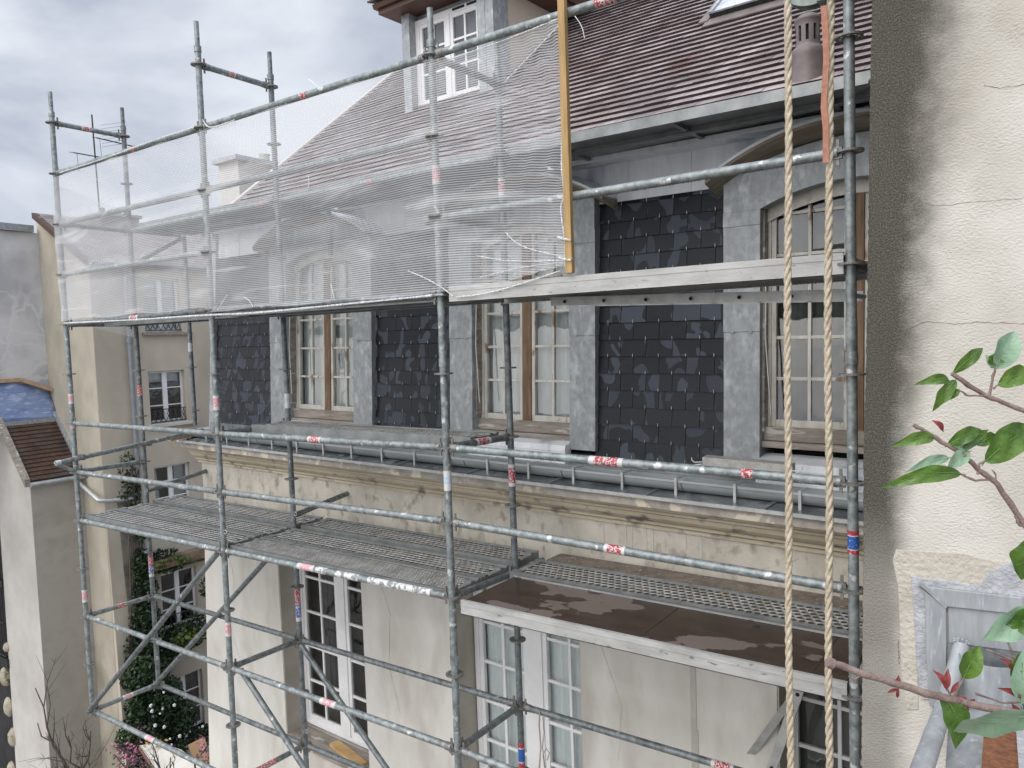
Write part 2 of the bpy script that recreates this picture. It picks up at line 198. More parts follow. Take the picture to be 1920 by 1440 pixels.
def net_mat():
    m = bpy.data.materials.new('debris_netting'); m.use_nodes = True; t = m.node_tree; t.nodes.clear(); L = t.links.new
    o = N(t, 'ShaderNodeOutputMaterial'); uv = N(t, 'ShaderNodeUVMap'); uv.uv_map = 'UVMap'
    sp = N(t, 'ShaderNodeSeparateXYZ'); L(uv.outputs[0], sp.inputs[0])
    n = N(t, 'ShaderNodeTexNoise'); n.inputs['Scale'].default_value = 3.0; n.inputs['Detail'].default_value = 4
    mpn = N(t, 'ShaderNodeMapping'); mpn.inputs['Scale'].default_value = (0.5, 2.2, 1); L(uv.outputs[0], mpn.inputs[0]); L(mpn.outputs[0], n.inputs['Vector'])
    a = N(t, 'ShaderNodeMath', operation='MULTIPLY_ADD'); a.inputs[1].default_value = 0.006; L(n.outputs[0], a.inputs[0]); L(sp.outputs[1], a.inputs[2])
    s = N(t, 'ShaderNodeMath', operation='MULTIPLY'); s.inputs[1].default_value = 2 * math.pi / 0.0145; L(a.outputs[0], s.inputs[0])
    sn = N(t, 'ShaderNodeMath', operation='SINE'); L(s.outputs[0], sn.inputs[0])
    mr = N(t, 'ShaderNodeMapRange'); mr.inputs[1].default_value = -0.3; mr.inputs[2].default_value = 0.8; mr.inputs[3].default_value = -0.20; mr.inputs[4].default_value = 0.22; L(sn.outputs[0], mr.inputs[0])
    cx = N(t, 'ShaderNodeMapRange'); cx.inputs[1].default_value = -7.4; cx.inputs[2].default_value = -2.2; cx.inputs[3].default_value = 0.25; cx.inputs[4].default_value = 1.0; L(sp.outputs[0], cx.inputs[0])
    lm = N(t, 'ShaderNodeMath', operation='MULTIPLY_ADD'); lm.inputs[2].default_value = 0.375; L(mr.outputs[0], lm.inputs[0]); L(cx.outputs[0], lm.inputs[1])
    n2 = N(t, 'ShaderNodeTexNoise'); n2.inputs['Scale'].default_value = 2.0; n2.inputs['Detail'].default_value = 5
    mp2 = N(t, 'ShaderNodeMapping'); mp2.inputs['Scale'].default_value = (0.8, 1.6, 1); mp2.inputs['Rotation'].default_value = (0, 0, 0.5); L(uv.outputs[0], mp2.inputs[0]); L(mp2.outputs[0], n2.inputs['Vector'])
    r2 = N(t, 'ShaderNodeMapRange'); r2.inputs[1].default_value = 0.3; r2.inputs[2].default_value = 0.7; r2.inputs[3].default_value = 0.82; r2.inputs[4].default_value = 1.2; L(n2.outputs[0], r2.inputs[0])
    mm = N(t, 'ShaderNodeMath', operation='MULTIPLY'); mm.use_clamp = True; n5 = N(t, 'ShaderNodeTexNoise'); n5.inputs['Scale'].default_value = 1.6; n5.inputs['Detail'].default_value = 3; n5.inputs['Distortion'].default_value = 0.6
    mp5 = N(t, 'ShaderNodeMapping'); mp5.inputs['Rotation'].default_value = (0, 0, 0.45); mp5.inputs['Scale'].default_value = (0.7, 5.5, 1); L(uv.outputs[0], mp5.inputs[0]); L(mp5.outputs[0], n5.inputs['Vector'])
    r5 = N(t, 'ShaderNodeMapRange'); r5.inputs[1].default_value = 0.58; r5.inputs[2].default_value = 0.70; r5.inputs[3].default_value = 0.0; r5.inputs[4].default_value = 0.26; L(n5.outputs[0], r5.inputs[0])
    lo5 = N(t, 'ShaderNodeMapRange'); lo5.interpolation_type = 'SMOOTHSTEP'; lo5.inputs[1].default_value = 0.52; lo5.inputs[2].default_value = 0.40; lo5.inputs[3].default_value = 0.0; lo5.inputs[4].default_value = 0.05; L(sp.outputs[1], lo5.inputs[0])
    a5 = N(t, 'ShaderNodeMath', operation='ADD'); L(lm.outputs[0], a5.inputs[0]); L(r5.outputs[0], a5.inputs[1]); a6 = N(t, 'ShaderNodeMath', operation='ADD'); L(a5.outputs[0], a6.inputs[0]); L(lo5.outputs[0], a6.inputs[1])
    L(a6.outputs[0], mm.inputs[0]); L(r2.outputs[0], mm.inputs[1])
    d = N(t, 'ShaderNodeBsdfDiffuse'); d.inputs[0].default_value = (0.86, 0.865, 0.875, 1); tl = N(t, 'ShaderNodeBsdfTranslucent'); tl.inputs[0].default_value = (0.86, 0.865, 0.875, 1)
    x1 = N(t, 'ShaderNodeMixShader'); x1.inputs[0].default_value = 0.4; L(d.outputs[0], x1.inputs[1]); L(tl.outputs[0], x1.inputs[2])
    tr = N(t, 'ShaderNodeBsdfTransparent'); x2 = N(t, 'ShaderNodeMixShader'); L(mm.outputs[0], x2.inputs[0]); L(tr.outputs[0], x2.inputs[1]); L(x1.outputs[0], x2.inputs[2]); L(x2.outputs[0], o.inputs[0])
    return m
M_net = net_mat()
def netfold_mat():
    m = bpy.data.materials.new('gathered_netting'); m.use_nodes = True; t = m.node_tree; t.nodes.clear(); L = t.links.new
    o = N(t, 'ShaderNodeOutputMaterial'); d = N(t, 'ShaderNodeBsdfDiffuse'); d.inputs[0].default_value = (0.78, 0.79, 0.8, 1)
    tr = N(t, 'ShaderNodeBsdfTransparent'); n = N(t, 'ShaderNodeTexNoise'); n.inputs['Scale'].default_value = 90; tcn = N(t, 'ShaderNodeTexCoord'); L(tcn.outputs['Object'], n.inputs['Vector'])
    mr = N(t, 'ShaderNodeMapRange'); mr.inputs[1].default_value = 0.4; mr.inputs[2].default_value = 0.6; mr.inputs[3].default_value = 0.3; mr.inputs[4].default_value = 0.9; L(n.outputs[0], mr.inputs[0])
    x = N(t, 'ShaderNodeMixShader'); L(mr.outputs[0], x.inputs[0]); L(tr.outputs[0], x.inputs[1]); L(d.outputs[0], x.inputs[2]); L(x.outputs[0], o.inputs[0])
    return m
M_fold = netfold_mat()

def sticker_mat(name, stops, wear=0.50):
    """bands along object-local axis stored in UV.y, worn by noise"""
    m = bpy.data.materials.new(name); m.use_nodes = True; t = m.node_tree; b = t.nodes['Principled BSDF']; L = t.links.new
    uv = N(t, 'ShaderNodeUVMap'); uv.uv_map = 'UVMap'; sp = N(t, 'ShaderNodeSeparateXYZ'); L(uv.outputs[0], sp.inputs[0])
    cr = N(t, 'ShaderNodeValToRGB'); cr.color_ramp.interpolation = 'CONSTANT'
    els = cr.color_ramp.elements
    while len(els) < len(stops): els.new(0.5)
    for i, (p, c) in enumerate(stops): els[i].position = p; els[i].color = (*c, 1)
    L(sp.outputs[1], cr.inputs[0])
    tcn = N(t, 'ShaderNodeTexCoord'); n = N(t, 'ShaderNodeTexNoise'); n.inputs['Scale'].default_value = 95; n.inputs['Detail'].default_value = 6; L(tcn.outputs['Object'], n.inputs['Vector'])
    mr = N(t, 'ShaderNodeMapRange'); mr.inputs[1].default_value = wear; mr.inputs[2].default_value = wear + 0.04; L(n.outputs[0], mr.inputs[0])
    mx = N(t, 'ShaderNodeMix', data_type='RGBA'); mx.inputs[7].default_value = (0.60, 0.58, 0.57, 1); L(mr.outputs[0], mx.inputs[0]); L(cr.outputs[0], mx.inputs[6]); L(mx.outputs[2], b.inputs['Base Color'])
    b.inputs['Roughness'].default_value = 0.5
    return m
RED, WH, BL, PK = (0.42, 0.035, 0.05), (0.60, 0.59, 0.58), (0.02, 0.10, 0.38), (0.66, 0.25, 0.29)
ST_red = sticker_mat('worn_red_label', [(0, RED), (0.999, RED)])
ST_redw = sticker_mat('red_and_white_label', [(0, WH), (0.16, RED), (0.85, WH)])
ST_pink = sticker_mat('faded_pink_label', [(0, WH), (0.2, PK), (0.82, WH)])
ST_tri = sticker_mat('red_blue_label', [(0, RED), (0.17, WH), (0.21, BL), (0.76, WH), (0.80, RED)], 0.62)
ST_trib = sticker_mat('red_over_blue_label', [(0, WH), (0.12, BL), (0.52, RED)])
ST_white = sticker_mat('white_blue_label', [(0, WH), (0.35, (0.35, 0.52, 0.68)), (0.7, WH)])

ST_paint = mat('white_paint_splatter', (0.24, 0.26, 0.26), (0.66, 0.66, 0.65), 30, 0.6, 0.1, 0.1, 100, lo=0.44, hi=0.50)
def roughcast_mat():
    m = bpy.data.materials.new('roughcast_render'); m.use_nodes = True; t = m.node_tree; b = t.nodes['Principled BSDF']; L = t.links.new
    tcn = N(t, 'ShaderNodeTexCoord'); sp = N(t, 'ShaderNodeSeparateXYZ'); L(tcn.outputs['Object'], sp.inputs[0])
    n1 = N(t, 'ShaderNodeTexNoise'); n1.inputs['Scale'].default_value = 3; n1.inputs['Detail'].default_value = 8; L(tcn.outputs['Object'], n1.inputs['Vector'])
    c = N(t, 'ShaderNodeMix', data_type='RGBA'); c.inputs[6].default_value = (0.43, 0.40, 0.345, 1); c.inputs[7].default_value = (0.59, 0.565, 0.51, 1)
    rc = N(t, 'ShaderNodeMapRange'); rc.inputs[1].default_value = 0.32; rc.inputs[2].default_value = 0.62; L(n1.outputs[0], rc.inputs[0]); L(rc.outputs[0], c.inputs[0])
    # black weather stain running down beside the free edge: width falls with height
    wd = N(t, 'ShaderNodeMapRange'); wd.inputs[1].default_value = -0.9; wd.inputs[2].default_value = 0.9; wd.inputs[3].default_value = 0.12; wd.inputs[4].default_value = 0.30; L(sp.outputs[2], wd.inputs[0])
    ed = N(t, 'ShaderNodeMath', operation='SUBTRACT'); ed.inputs[1].default_value = 0.228; L(sp.outputs[0], ed.inputs[0])
    dv = N(t, 'ShaderNodeMath', operation='DIVIDE'); L(ed.outputs[0], dv.inputs[0]); L(wd.outputs[0], dv.inputs[1])
    n2 = N(t, 'ShaderNodeTexNoise'); n2.inputs['Scale'].default_value = 9; n2.inputs['Detail'].default_value = 9; n2.inputs['Roughness'].default_value = 0.65; L(tcn.outputs['Object'], n2.inputs['Vector'])
    ns = N(t, 'ShaderNodeMath', operation='MULTIPLY_ADD'); ns.inputs[1].default_value = 0.75; L(n2.outputs[0], ns.inputs[0]); L(dv.outputs[0], ns.inputs[2])
    sr = N(t, 'ShaderNodeMapRange'); sr.interpolation_type = 'SMOOTHSTEP'; sr.inputs[1].default_value = 0.85; sr.inputs[2].default_value = 1.75; sr.inputs[3].default_value = 1.0; sr.inputs[4].default_value = 0.0; L(ns.outputs[0], sr.inputs[0])
    # the stain breaks up low down
    lowm = N(t, 'ShaderNodeMapRange'); lowm.inputs[1].default_value = -1.25; lowm.inputs[2].default_value = -0.9; lowm.inputs[3].default_value = 0.62; lowm.inputs[4].default_value = 1.0; L(sp.outputs[2], lowm.inputs[0])
    sm = N(t, 'ShaderNodeMath', operation='MULTIPLY'); L(sr.outputs[0], sm.inputs[0]); L(lowm.outputs[0], sm.inputs[1])
    n4 = N(t, 'ShaderNodeTexNoise'); n4.inputs['Scale'].default_value = 210; n4.inputs['Detail'].default_value = 5; L(tcn.outputs['Object'], n4.inputs['Vector'])
    g4 = N(t, 'ShaderNodeMapRange'); g4.inputs[1].default_value = 0.35; g4.inputs[2].default_value = 0.65; g4.inputs[3].default_value = 0.86; g4.inputs[4].default_value = 1.06; L(n4.outputs[0], g4.inputs[0])
    sg = N(t, 'ShaderNodeMath', operation='MULTIPLY'); sg.use_clamp = True; L(sm.outputs[0], sg.inputs[0]); L(g4.outputs[0], sg.inputs[1])
    x = N(t, 'ShaderNodeMix', data_type='RGBA'); x.inputs[7].default_value = (0.052, 0.046, 0.035, 1); L(sg.outputs[0], x.inputs[0]); L(c.outputs[2], x.inputs[6]); L(x.outputs[2], b.inputs['Base Color'])
    b.inputs['Roughness'].default_value = 0.92
    nb = N(t, 'ShaderNodeTexNoise'); nb.inputs['Scale'].default_value = 120; nb.inputs['Detail'].default_value = 3; nb.inputs['Distortion'].default_value = 0.25
    mpn = N(t, 'ShaderNodeMapping'); mpn.inputs['Rotation'].default_value = (0, 0.6, 0); mpn.inputs['Scale'].default_value = (0.75, 1, 1.15); L(tcn.outputs['Object'], mpn.inputs[0]); L(mpn.outputs[0], nb.inputs['Vector'])
    bp = N(t, 'ShaderNodeBump'); bp.inputs['Distance'].default_value = 0.006; L(nb.outputs[0], bp.inputs['Height'])
    bs = N(t, 'ShaderNodeMapRange'); bs.inputs[1].default_value = 0.35; bs.inputs[2].default_value = 0.65; bs.inputs[3].default_value = 0.35; bs.inputs[4].default_value = 1.0; L(n2.outputs[0], bs.inputs[0]); L(bs.outputs[0], bp.inputs['Strength']); L(bp.outputs[0], b.inputs['Normal'])
    return m
M_rough = roughcast_mat()
def crackwall_mat():
    m = bpy.data.materials.new('patched_grey_render'); m.use_nodes = True; t = m.node_tree; b = t.nodes['Principled BSDF']; L = t.links.new
    tcn = N(t, 'ShaderNodeTexCoord'); n1 = N(t, 'ShaderNodeTexNoise'); n1.inputs['Scale'].default_value = 1.1; n1.inputs['Detail'].default_value = 7; L(tcn.outputs['Object'], n1.inputs['Vector'])
    c = N(t, 'ShaderNodeMix', data_type='RGBA'); c.inputs[6].default_value = (0.44, 0.44, 0.46, 1); c.inputs[7].default_value = (0.62, 0.62, 0.63, 1)
    r1 = N(t, 'ShaderNodeMapRange'); r1.inputs[1].default_value = 0.35; r1.inputs[2].default_value = 0.6; L(n1.outputs[0], r1.inputs[0]); L(r1.outputs[0], c.inputs[0])
    dn = N(t, 'ShaderNodeTexNoise'); dn.inputs['Scale'].default_value = 2.5; L(tcn.outputs['Object'], dn.inputs['Vector'])
    vm = N(t, 'ShaderNodeVectorMath', operation='MULTIPLY_ADD'); vm.inputs[1].default_value = (0, 0.5, 0.5); L(dn.outputs[1], vm.inputs[0]); L(tcn.outputs['Object'], vm.inputs[2])
    v = N(t, 'ShaderNodeTexVoronoi', feature='DISTANCE_TO_EDGE'); v.inputs['Scale'].default_value = 1.3; L(vm.outputs[0], v.inputs['Vector'])
    vr = N(t, 'ShaderNodeMapRange'); vr.inputs[1].default_value = 0.018; vr.inputs[2].default_value = 0.05; vr.inputs[3].default_value = 0.75; vr.inputs[4].default_value = 0.0; L(v.outputs[0], vr.inputs[0])
    sp = N(t, 'ShaderNodeSeparateXYZ'); L(tcn.outputs['Object'], sp.inputs[0]); zr = N(t, 'ShaderNodeMapRange'); zr.inputs[1].default_value = 0.9; zr.inputs[2].default_value = 1.6; zr.inputs[3].default_value = 1; zr.inputs[4].default_value = 0.1; L(sp.outputs[2], zr.inputs[0])
    mm = N(t, 'ShaderNodeMath', operation='MULTIPLY'); L(vr.outputs[0], mm.inputs[0]); L(zr.outputs[0], mm.inputs[1])
    x = N(t, 'ShaderNodeMix', data_type='RGBA'); x.inputs[7].default_value = (0.66, 0.66, 0.66, 1); L(mm.outputs[0], x.inputs[0]); L(c.outputs[2], x.inputs[6]); L(x.outputs[2], b.inputs['Base Color'])
    b.inputs['Roughness'].default_value = 0.9
    return m
M_crack = crackwall_mat()

# ------------------------------------------------------------------ mesh helpers
WT = {}
def link(o, parent=None, wt=(0, 0, 0)):
    col.objects.link(o); WT[o.name] = Vector(wt)
    if parent is not None:
        o.parent = parent; o.matrix_parent_inverse = Matrix.Translation(-WT[parent.name])
    return o
class MB:
    def __init__(s, T=None): s.v = []; s.f = []; s.m = []; s.s = []; s.uv = {}; s.T = T
    def pt(s, p):
        if s.T is not None: p = s.T(*p)
        s.v.append((float(p[0]), float(p[1]), float(p[2]))); return len(s.v) - 1
    def face(s, idx, mi=0, sm=False): s.f.append(tuple(idx)); s.m.append(mi); s.s.append(sm)
    def poly(s, pts, mi=0): s.face([s.pt(p) for p in pts], mi)
    def box(s, a, b, mi=0):
        x0, y0, z0 = a; x1, y1, z1 = b
        if x0 > x1: x0, x1 = x1, x0
        if y0 > y1: y0, y1 = y1, y0
        if z0 > z1: z0, z1 = z1, z0
        i = [s.pt(p) for p in ((x0, y0, z0), (x1, y0, z0), (x1, y1, z0), (x0, y1, z0), (x0, y0, z1), (x1, y0, z1), (x1, y1, z1), (x0, y1, z1))]
        for q in ((0, 3, 2, 1), (4, 5, 6, 7), (0, 1, 5, 4), (1, 2, 6, 5), (2, 3, 7, 6), (3, 0, 4, 7)): s.face([i[k] for k in q], mi)
    def hexa(s, P, mi=0):
        """P: 4 bottom points then 4 top points"""
        i = [s.pt(p) for p in P]
        for q in ((0, 3, 2, 1), (4, 5, 6, 7), (0, 1, 5, 4), (1, 2, 6, 5), (2, 3, 7, 6), (3, 0, 4, 7)): s.face([i[k] for k in q], mi)
    def prism(s, pts, d, mi=0):
        """pts polygon (3d), extruded by vector d"""
        a = [s.pt(p) for p in pts]; b = [s.pt((p[0] + d[0], p[1] + d[1], p[2] + d[2])) for p in pts]; n = len(pts)
        s.face(a[::-1], mi); s.face(b, mi)
        for k in range(n): s.face((a[k], a[(k + 1) % n], b[(k + 1) % n], b[k]), mi)
    def tube(s, pts, r, n=12, mi=0, caps=True, radii=None, uvseg=False):
        P = [Vector((float(p[0]), float(p[1]), float(p[2]))) for p in pts]
        rings = []; prev = None
        for k, p in enumerate(P):
            d = (P[min(k + 1, len(P) - 1)] - P[max(k - 1, 0)]).normalized()
            if prev is None:
                a = Vector((0, 0, 1)) if abs(d.z) < 0.9 else Vector((1, 0, 0)); x = d.cross(a).normalized()
            else:
                x = (prev - d * prev.dot(d)).normalized()
            prev = x; y = d.cross(x); rr = radii[k] if radii else r
            rings.append([s.pt(p + (x * math.cos(2 * math.pi * j / n) + y * math.sin(2 * math.pi * j / n)) * rr) for j in range(n)])
        for k in range(len(rings) - 1):
            for j in range(n):
                s.face((rings[k][j], rings[k][(j + 1) % n], rings[k + 1][(j + 1) % n], rings[k + 1][j]), mi, True)
                if uvseg: s.uv[len(s.f) - 1] = [(j / n, k), ((j + 1) / n, k), ((j + 1) / n, k + 1), (j / n, k + 1)]
        if caps:
            for ring, p in ((rings[0], P[0]), (rings[-1], P[-1])):
                c = [s.pt(s.v[q]) if s.T is None else len(s.v) for q in ring]
                if s.T is None: s.face(c, mi)
    def ring(s, c, axis, r0_, r1_, h, n=16, mi=0):
        """flat annulus of thickness h, axis 'z' only"""
        cx, cy, cz = c
        vs = []
        for rr in (r0_, r1_):
            for zz in (-h / 2, h / 2):
                vs.append([s.pt((cx + rr * math.cos(2 * math.pi * j / n), cy + rr * math.sin(2 * math.pi * j / n), cz + zz)) for j in range(n)])
        for j in range(n):
            k = (j + 1) % n
            s.face((vs[0][j], vs[0][k], vs[2][k], vs[2][j]), mi); s.face((vs[1][j], vs[3][j], vs[3][k], vs[1][k]), mi)
            s.face((vs[2][j], vs[2][k], vs[3][k], vs[3][j]), mi, True); s.face((vs[0][j], vs[1][j], vs[1][k], vs[0][k]), mi, True)
    def lathe(s, c, prof, n=20, mi=0, a0=0.0, a1=2 * math.pi):
        rings = []
        full = abs(a1 - a0 - 2 * math.pi) < 1e-6
        cnt = n if full else n + 1
        for (r, z) in prof: rings.append([s.pt((c[0] + r * math.cos(a0 + (a1 - a0) * j / n), c[1] + r * math.sin(a0 + (a1 - a0) * j / n), c[2] + z)) for j in range(cnt)])
        for k in range(len(prof) - 1):
            for j in range(n):
                jj = (j + 1) % cnt
                s.face((rings[k][j], rings[k][jj], rings[k + 1][jj], rings[k + 1][j]), mi, True)
    def build(s, name, mats, parent=None, bevel=0.0):
        me = bpy.data.meshes.new(name); me.from_pydata(s.v, [], s.f); me.polygons.foreach_set('material_index', s.m); me.polygons.foreach_set('use_smooth', s.s)
        for mm in (mats if isinstance(mats, (list, tuple)) else [mats]): me.materials.append(mm)
        if s.uv:
            u = me.uv_layers.new(name='UVMap')
            for fi, cs in s.uv.items():
                p = me.polygons[fi]
                for li, c in zip(p.loop_indices, cs): u.data[li].uv = c
        me.update()
        o = bpy.data.objects.new(name, me); link(o, parent)
        if bevel:
            b = o.modifiers.new('bevel', 'BEVEL'); b.width = bevel; b.segments = 2; b.limit_method = 'ANGLE'
        return o
def thing(name, label, cat, loc=(0, 0, 0), group=None):
    o = bpy.data.objects.new(name, None); o.location = loc; o.empty_display_size = 0.2; link(o, None, loc)
    o['label'] = label; o['category'] = cat
    if group: o['group'] = group
    return o
def tag(o, label, cat, group=None, kind=None):
    if label: o['label'] = label
    if cat: o['category'] = cat
    if group: o['group'] = group
    if kind: o['kind'] = kind
    return o

# building frame (u along the facade, v into it, z up); the house stands 2.5 degrees off the scaffold
UX = np.array([0.99898175, -0.04414048, -0.00933208]); VX = np.array([0.0441424, 0.99902525, 0.0]); OX = np.array([0, 1.16, 0])
def G(u, v, z): return OX + UX * u + VX * v + np.array([0, 0, z])
def GL(u, v, z): return G(u, v + 0.05 * (z + 1.2), z)     # dormer fronts lean back with the mansard

# ================================================================== GROUND
g = MB(); g.poly([(-200, -200, -12.6), (200, -200, -12.6), (200, 200, -12.6), (-200, 200, -12.6)])
tag(g.build('ground', M_ground), None, None, kind='structure')

# ================================================================== MAIN HOUSE
house = thing('mansard_house', 'pale townhouse with slate mansard, zinc dormers and plum tiled roof behind the scaffold', 'house', tuple(G(-3, 0.3, -12.6)))
# lower wall with its openings (front face v=0)
wb = MB(G)
LOW = [(-6.15, -4.80), (-3.60, -2.265), (-0.73, 0.62)]; ZT, ZB = -2.42, -4.60
# left pier widens downwards
wb.hexa([(-8.25, 0, -12.6), (-6.15, 0, -12.6), (-6.15, .4, -12.6), (-8.25, .4, -12.6), (-7.56, 0, -2.2), (-6.15, 0, -2.2), (-6.15, .4, -2.2), (-7.56, .4, -2.2)])
wb.box((-4.80, 0, -12.6), (-3.60, .4, -2.2)); wb.box((-2.265, 0, -12.6), (-0.73, .4, -2.2)); wb.box((0.62, 0, -12.6), (3.0, .4, -2.2))
for a, b in LOW:
    wb.box((a, 0, ZT), (b, .4, -2.2))
    wb.box((a, 0, -7.2), (b, .4, ZB)); wb.box((a, 0, -12.6), (b, .4, -10.2))
wb.build('wall', M_white, house)
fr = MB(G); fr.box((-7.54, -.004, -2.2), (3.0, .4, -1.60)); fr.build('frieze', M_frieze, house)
bk = MB(G); bk.box((-7.50, .4, -12.6), (3.0, .62, -1.3)); bk.box((-7.5, .62, -12.6), (-7.2, 8, -1.3)); bk.build('inner_wall', M_dark, house)
# reveals
for a, b in LOW:
    rv = MB(G); rv.box((a - .001, .006, ZB), (a + .012, .4, ZT)); rv.box((b - .012, .006, ZB), (b + .001, .4, ZT)); rv.box((a + .012, .006, ZT - .012), (b - .012, .4, ZT))
    rv.build('reveal', M_reveal, house)
# frieze drips, patches
dp = MB(G)
for u, z0, z1, ww in ((-2.02, -1.69, -1.88, .006), (-1.83, -1.69, -1.93, .008), (-1.78, -1.70, -1.91, .005), (-1.66, -1.69, -1.86, .005), (-1.61, -1.69, -1.95, .007), (-1.24, -1.72, -1.96, .008), (-1.35, -1.7, -1.82, .005)):
    dp = MB(G); dp.box((u - ww, -.007, z1), (u + ww, -.0045, z0)); dp.build('render_drip', M_grout, house)
dp = MB(G); dp.box((-1.345, -.004, -3.45), (-1.30, -.001, -2.3)); dp.box((-1.33, -.0045, -3.9), (-1.29, -.0015, -3.1))
dp.build('render_streak', M_grout, house)
def hair(pts, r=.0016):
    out = []; P = [np.array(p, float) for p in pts]
    for a, b in zip(P[:-1], P[1:]):
        for t in np.linspace(0, 1, 10)[:-1]: q = a + (b - a) * t; out.append(G(q[0] + ru(-.006, .006), -.0035, q[1] + ru(-.006, .006)))
    mm = MB(); mm.tube(out, r, 4, radii=[r * ru(.3, 1.2) for _ in out]); return mm.build('hairline_crack', M_hair, house)
M_hair = mat('crack_shadow_grey', (.20, .18, .15))
hair([(-2.1, -2.2), (-1.95, -1.98), (-1.7, -1.8)]); hair([(-4.3, -2.1), (-4.1, -1.85), (-3.95, -1.72)]); hair([(-1.0, -2.05), (-.8, -1.86), (-.55, -1.75)]); hair([(-6.6, -2.1), (-6.4, -1.9), (-6.1, -1.74)])
hair([(-4.6, -2.4), (-4.4, -2.9), (-4.45, -3.4), (-4.3, -3.9)], .0012); hair([(-7.2, -2.4), (-7.0, -3.0), (-7.1, -3.7), (-6.8, -4.3)], .0012); hair([(-2.1, -2.6), (-1.9, -3.1), (-1.95, -3.6)], .001)
# cornice: profile swept along u
prof = [(0, -1.70), (-.02, -1.70), (-.02, -1.675), (-.045, -1.66), (-.045, -1.64), (-.075, -1.625), (-.10, -1.60), (-.11, -1.57), (-.125, -1.56), (-.125, -1.545), (-.155, -1.53), (-.168, -1.505)]
cn = MB(G); A = [cn.pt((-7.60, v, z)) for v, z in prof] + [cn.pt((-7.60, 0, -1.505))]; B = [cn.pt((3, v, z)) for v, z in prof] + [cn.pt((3, 0, -1.505))]
n = len(A)
for k in range(n - 1): cn.face((A[k], A[k + 1], B[k + 1], B[k]), 0)
cn.face(A[::-1]); cn.face(B)
cor = cn.build('cornice', M_cornice, house)
fa = MB(G); fa.box((-7.63, -.20, -1.503), (3, 0.1, -1.432)); fa.build('fascia', M_fascia, cor)
# zinc cover on the cornice with standing welts
zc = MB(G)
zc.hexa([(-7.66, -.225, -1.428), (3, -.225, -1.428), (3, .30, -1.428), (-7.66, .30, -1.428), (-7.66, -.225, -1.420), (3, -.225, -1.420), (3, .30, -1.34), (-7.66, .30, -1.34)])
u = -7.3
while u < 3:
    zc.hexa([(u, -.222, -1.419), (u + .03, -.222, -1.419), (u + .13, .28, -1.344), (u + .10, .28, -1.344), (u, -.222, -1.409), (u + .03, -.222, -1.409), (u + .13, .28, -1.330), (u + .10, .28, -1.330)]); u += .82
zc.build('zinc_cover', M_zincwet, cor)
ze = MB(G); ze.box((-7.665, -.235, -1.437), (3, -.226, -1.413)); ze.build('drip_edge', M_ladder, cor)
# gutter: half-round resting on uprights
gu = MB(G)
gs = []
for (uu, rr) in ((-7.62, .078), (3.0, .078)):
    gs.append([gu.pt((uu, -.062 + rr * math.cos(a), -1.312 + rr * math.sin(a))) for a in [math.pi + math.pi * k / 14 for k in range(15)]])
for k in range(14): gu.face((gs[0][k], gs[0][k + 1], gs[1][k + 1], gs[1][k]), 0, True)
gu.face(gs[0]); gu.box((-7.62, -.148, -1.318), (3, -.138, -1.302)); gu.box((-7.62, .016, -1.32), (3, .16, -1.305))
gut = gu.build('gutter', M_gut, house)
br = MB(G)
uu = -7.58
while uu < 3:
    br = MB(G); br.box((uu, -.160, -1.408), (uu + .018, -.150, -1.285)); br.box((uu, -.160, -1.412), (uu + .018, -.11, -1.405)); br.box((uu, -.150, -1.295), (uu + .018, -.02, -1.288)); uu += .415
    br.build('gutter_bracket', M_ladder, gut)
gj = MB(G)
uu = -7.2
while uu < 3:
    p = [(uu + (.012 if k2 else 0), -.062 + .0795 * math.cos(a), -1.312 + .0795 * math.sin(a)) for k2 in (0, 1) for a in [math.pi + math.pi * k / 14 for k in range(15)]]
    ids = [gj.pt(q) for q in p]
    for k in range(14): gj.face((ids[k], ids[k + 1], ids[15 + k + 1], ids[15 + k]))
    uu += .98
gj.build('gutter_joint', M_zincwet, gut)
# back fill behind mansard
mb_ = MB(G)
mb_.hexa([(-7.5, .42, -1.34), (3, .42, -1.34), (3, 1.5, -1.34), (-7.5, 1.5, -1.34), (-7.42, .46, 1.0), (3, .46, 1.0), (3, 1.5, 1.0), (-7.42, 1.5, 1.0)])
mb_.build('mansard_core', M_dark, house)
mf = MB(G)   # zinc apron under slates
mf.box((-7.5, .10, -1.34), (3, .42, -1.235)); mf.build('zinc_upstand', M_zincwet, house)
def sv(z): return .165 + .068 * (z + 1.2)
# slate panels
def slate_panel(ua, ub, z0, z1, off=0.0):
    m = MB(G); row = 0; z = z0
    bkp = MB
    m.hexa([(ua, sv(z0) + .012, z0), (ub, sv(z0) + .012, z0), (ub, .44, z0), (ua, .44, z0), (ua, sv(z1) + .012, z1), (ub, sv(z1) + .012, z1), (ub, .46, z1), (ua, .46, z1)], 2)
    while z < z1 - .02:
        zt = min(z + .127, z1); x = ua - (.107 if (row % 2) else 0) + off
        while x < ub:
            a, b = max(x + .002, ua), min(x + .212, ub)
            if b - a > .012:
                dz = ru(-.0025, .0025); t = ru(-.001, .002)
                v0 = sv(z); v1 = sv(zt)
                m.hexa([(a, v0 - .011 - t, z + dz), (b, v0 - .011 + t * .5, z + dz + ru(-.002, .002)), (b, v0 + .0, z + dz), (a, v0 + .0, z + dz),
                        (a, v1 + .001, zt + .004), (b, v1 + .001, zt + .004), (b, v1 + .009, zt + .004), (a, v1 + .009, zt + .004)], 0)
                mid = x + .107
                if ua + .03 < mid < ub - .03:
                    m.box((mid - .0018, v0 - .0165, z - .004), (mid + .0018, v0 - .012, z + .019), 1)
            x += .214
        z += .127; row += 1
    return m.build('slate_panel', [M_slate, M_ladder, M_dark], house)
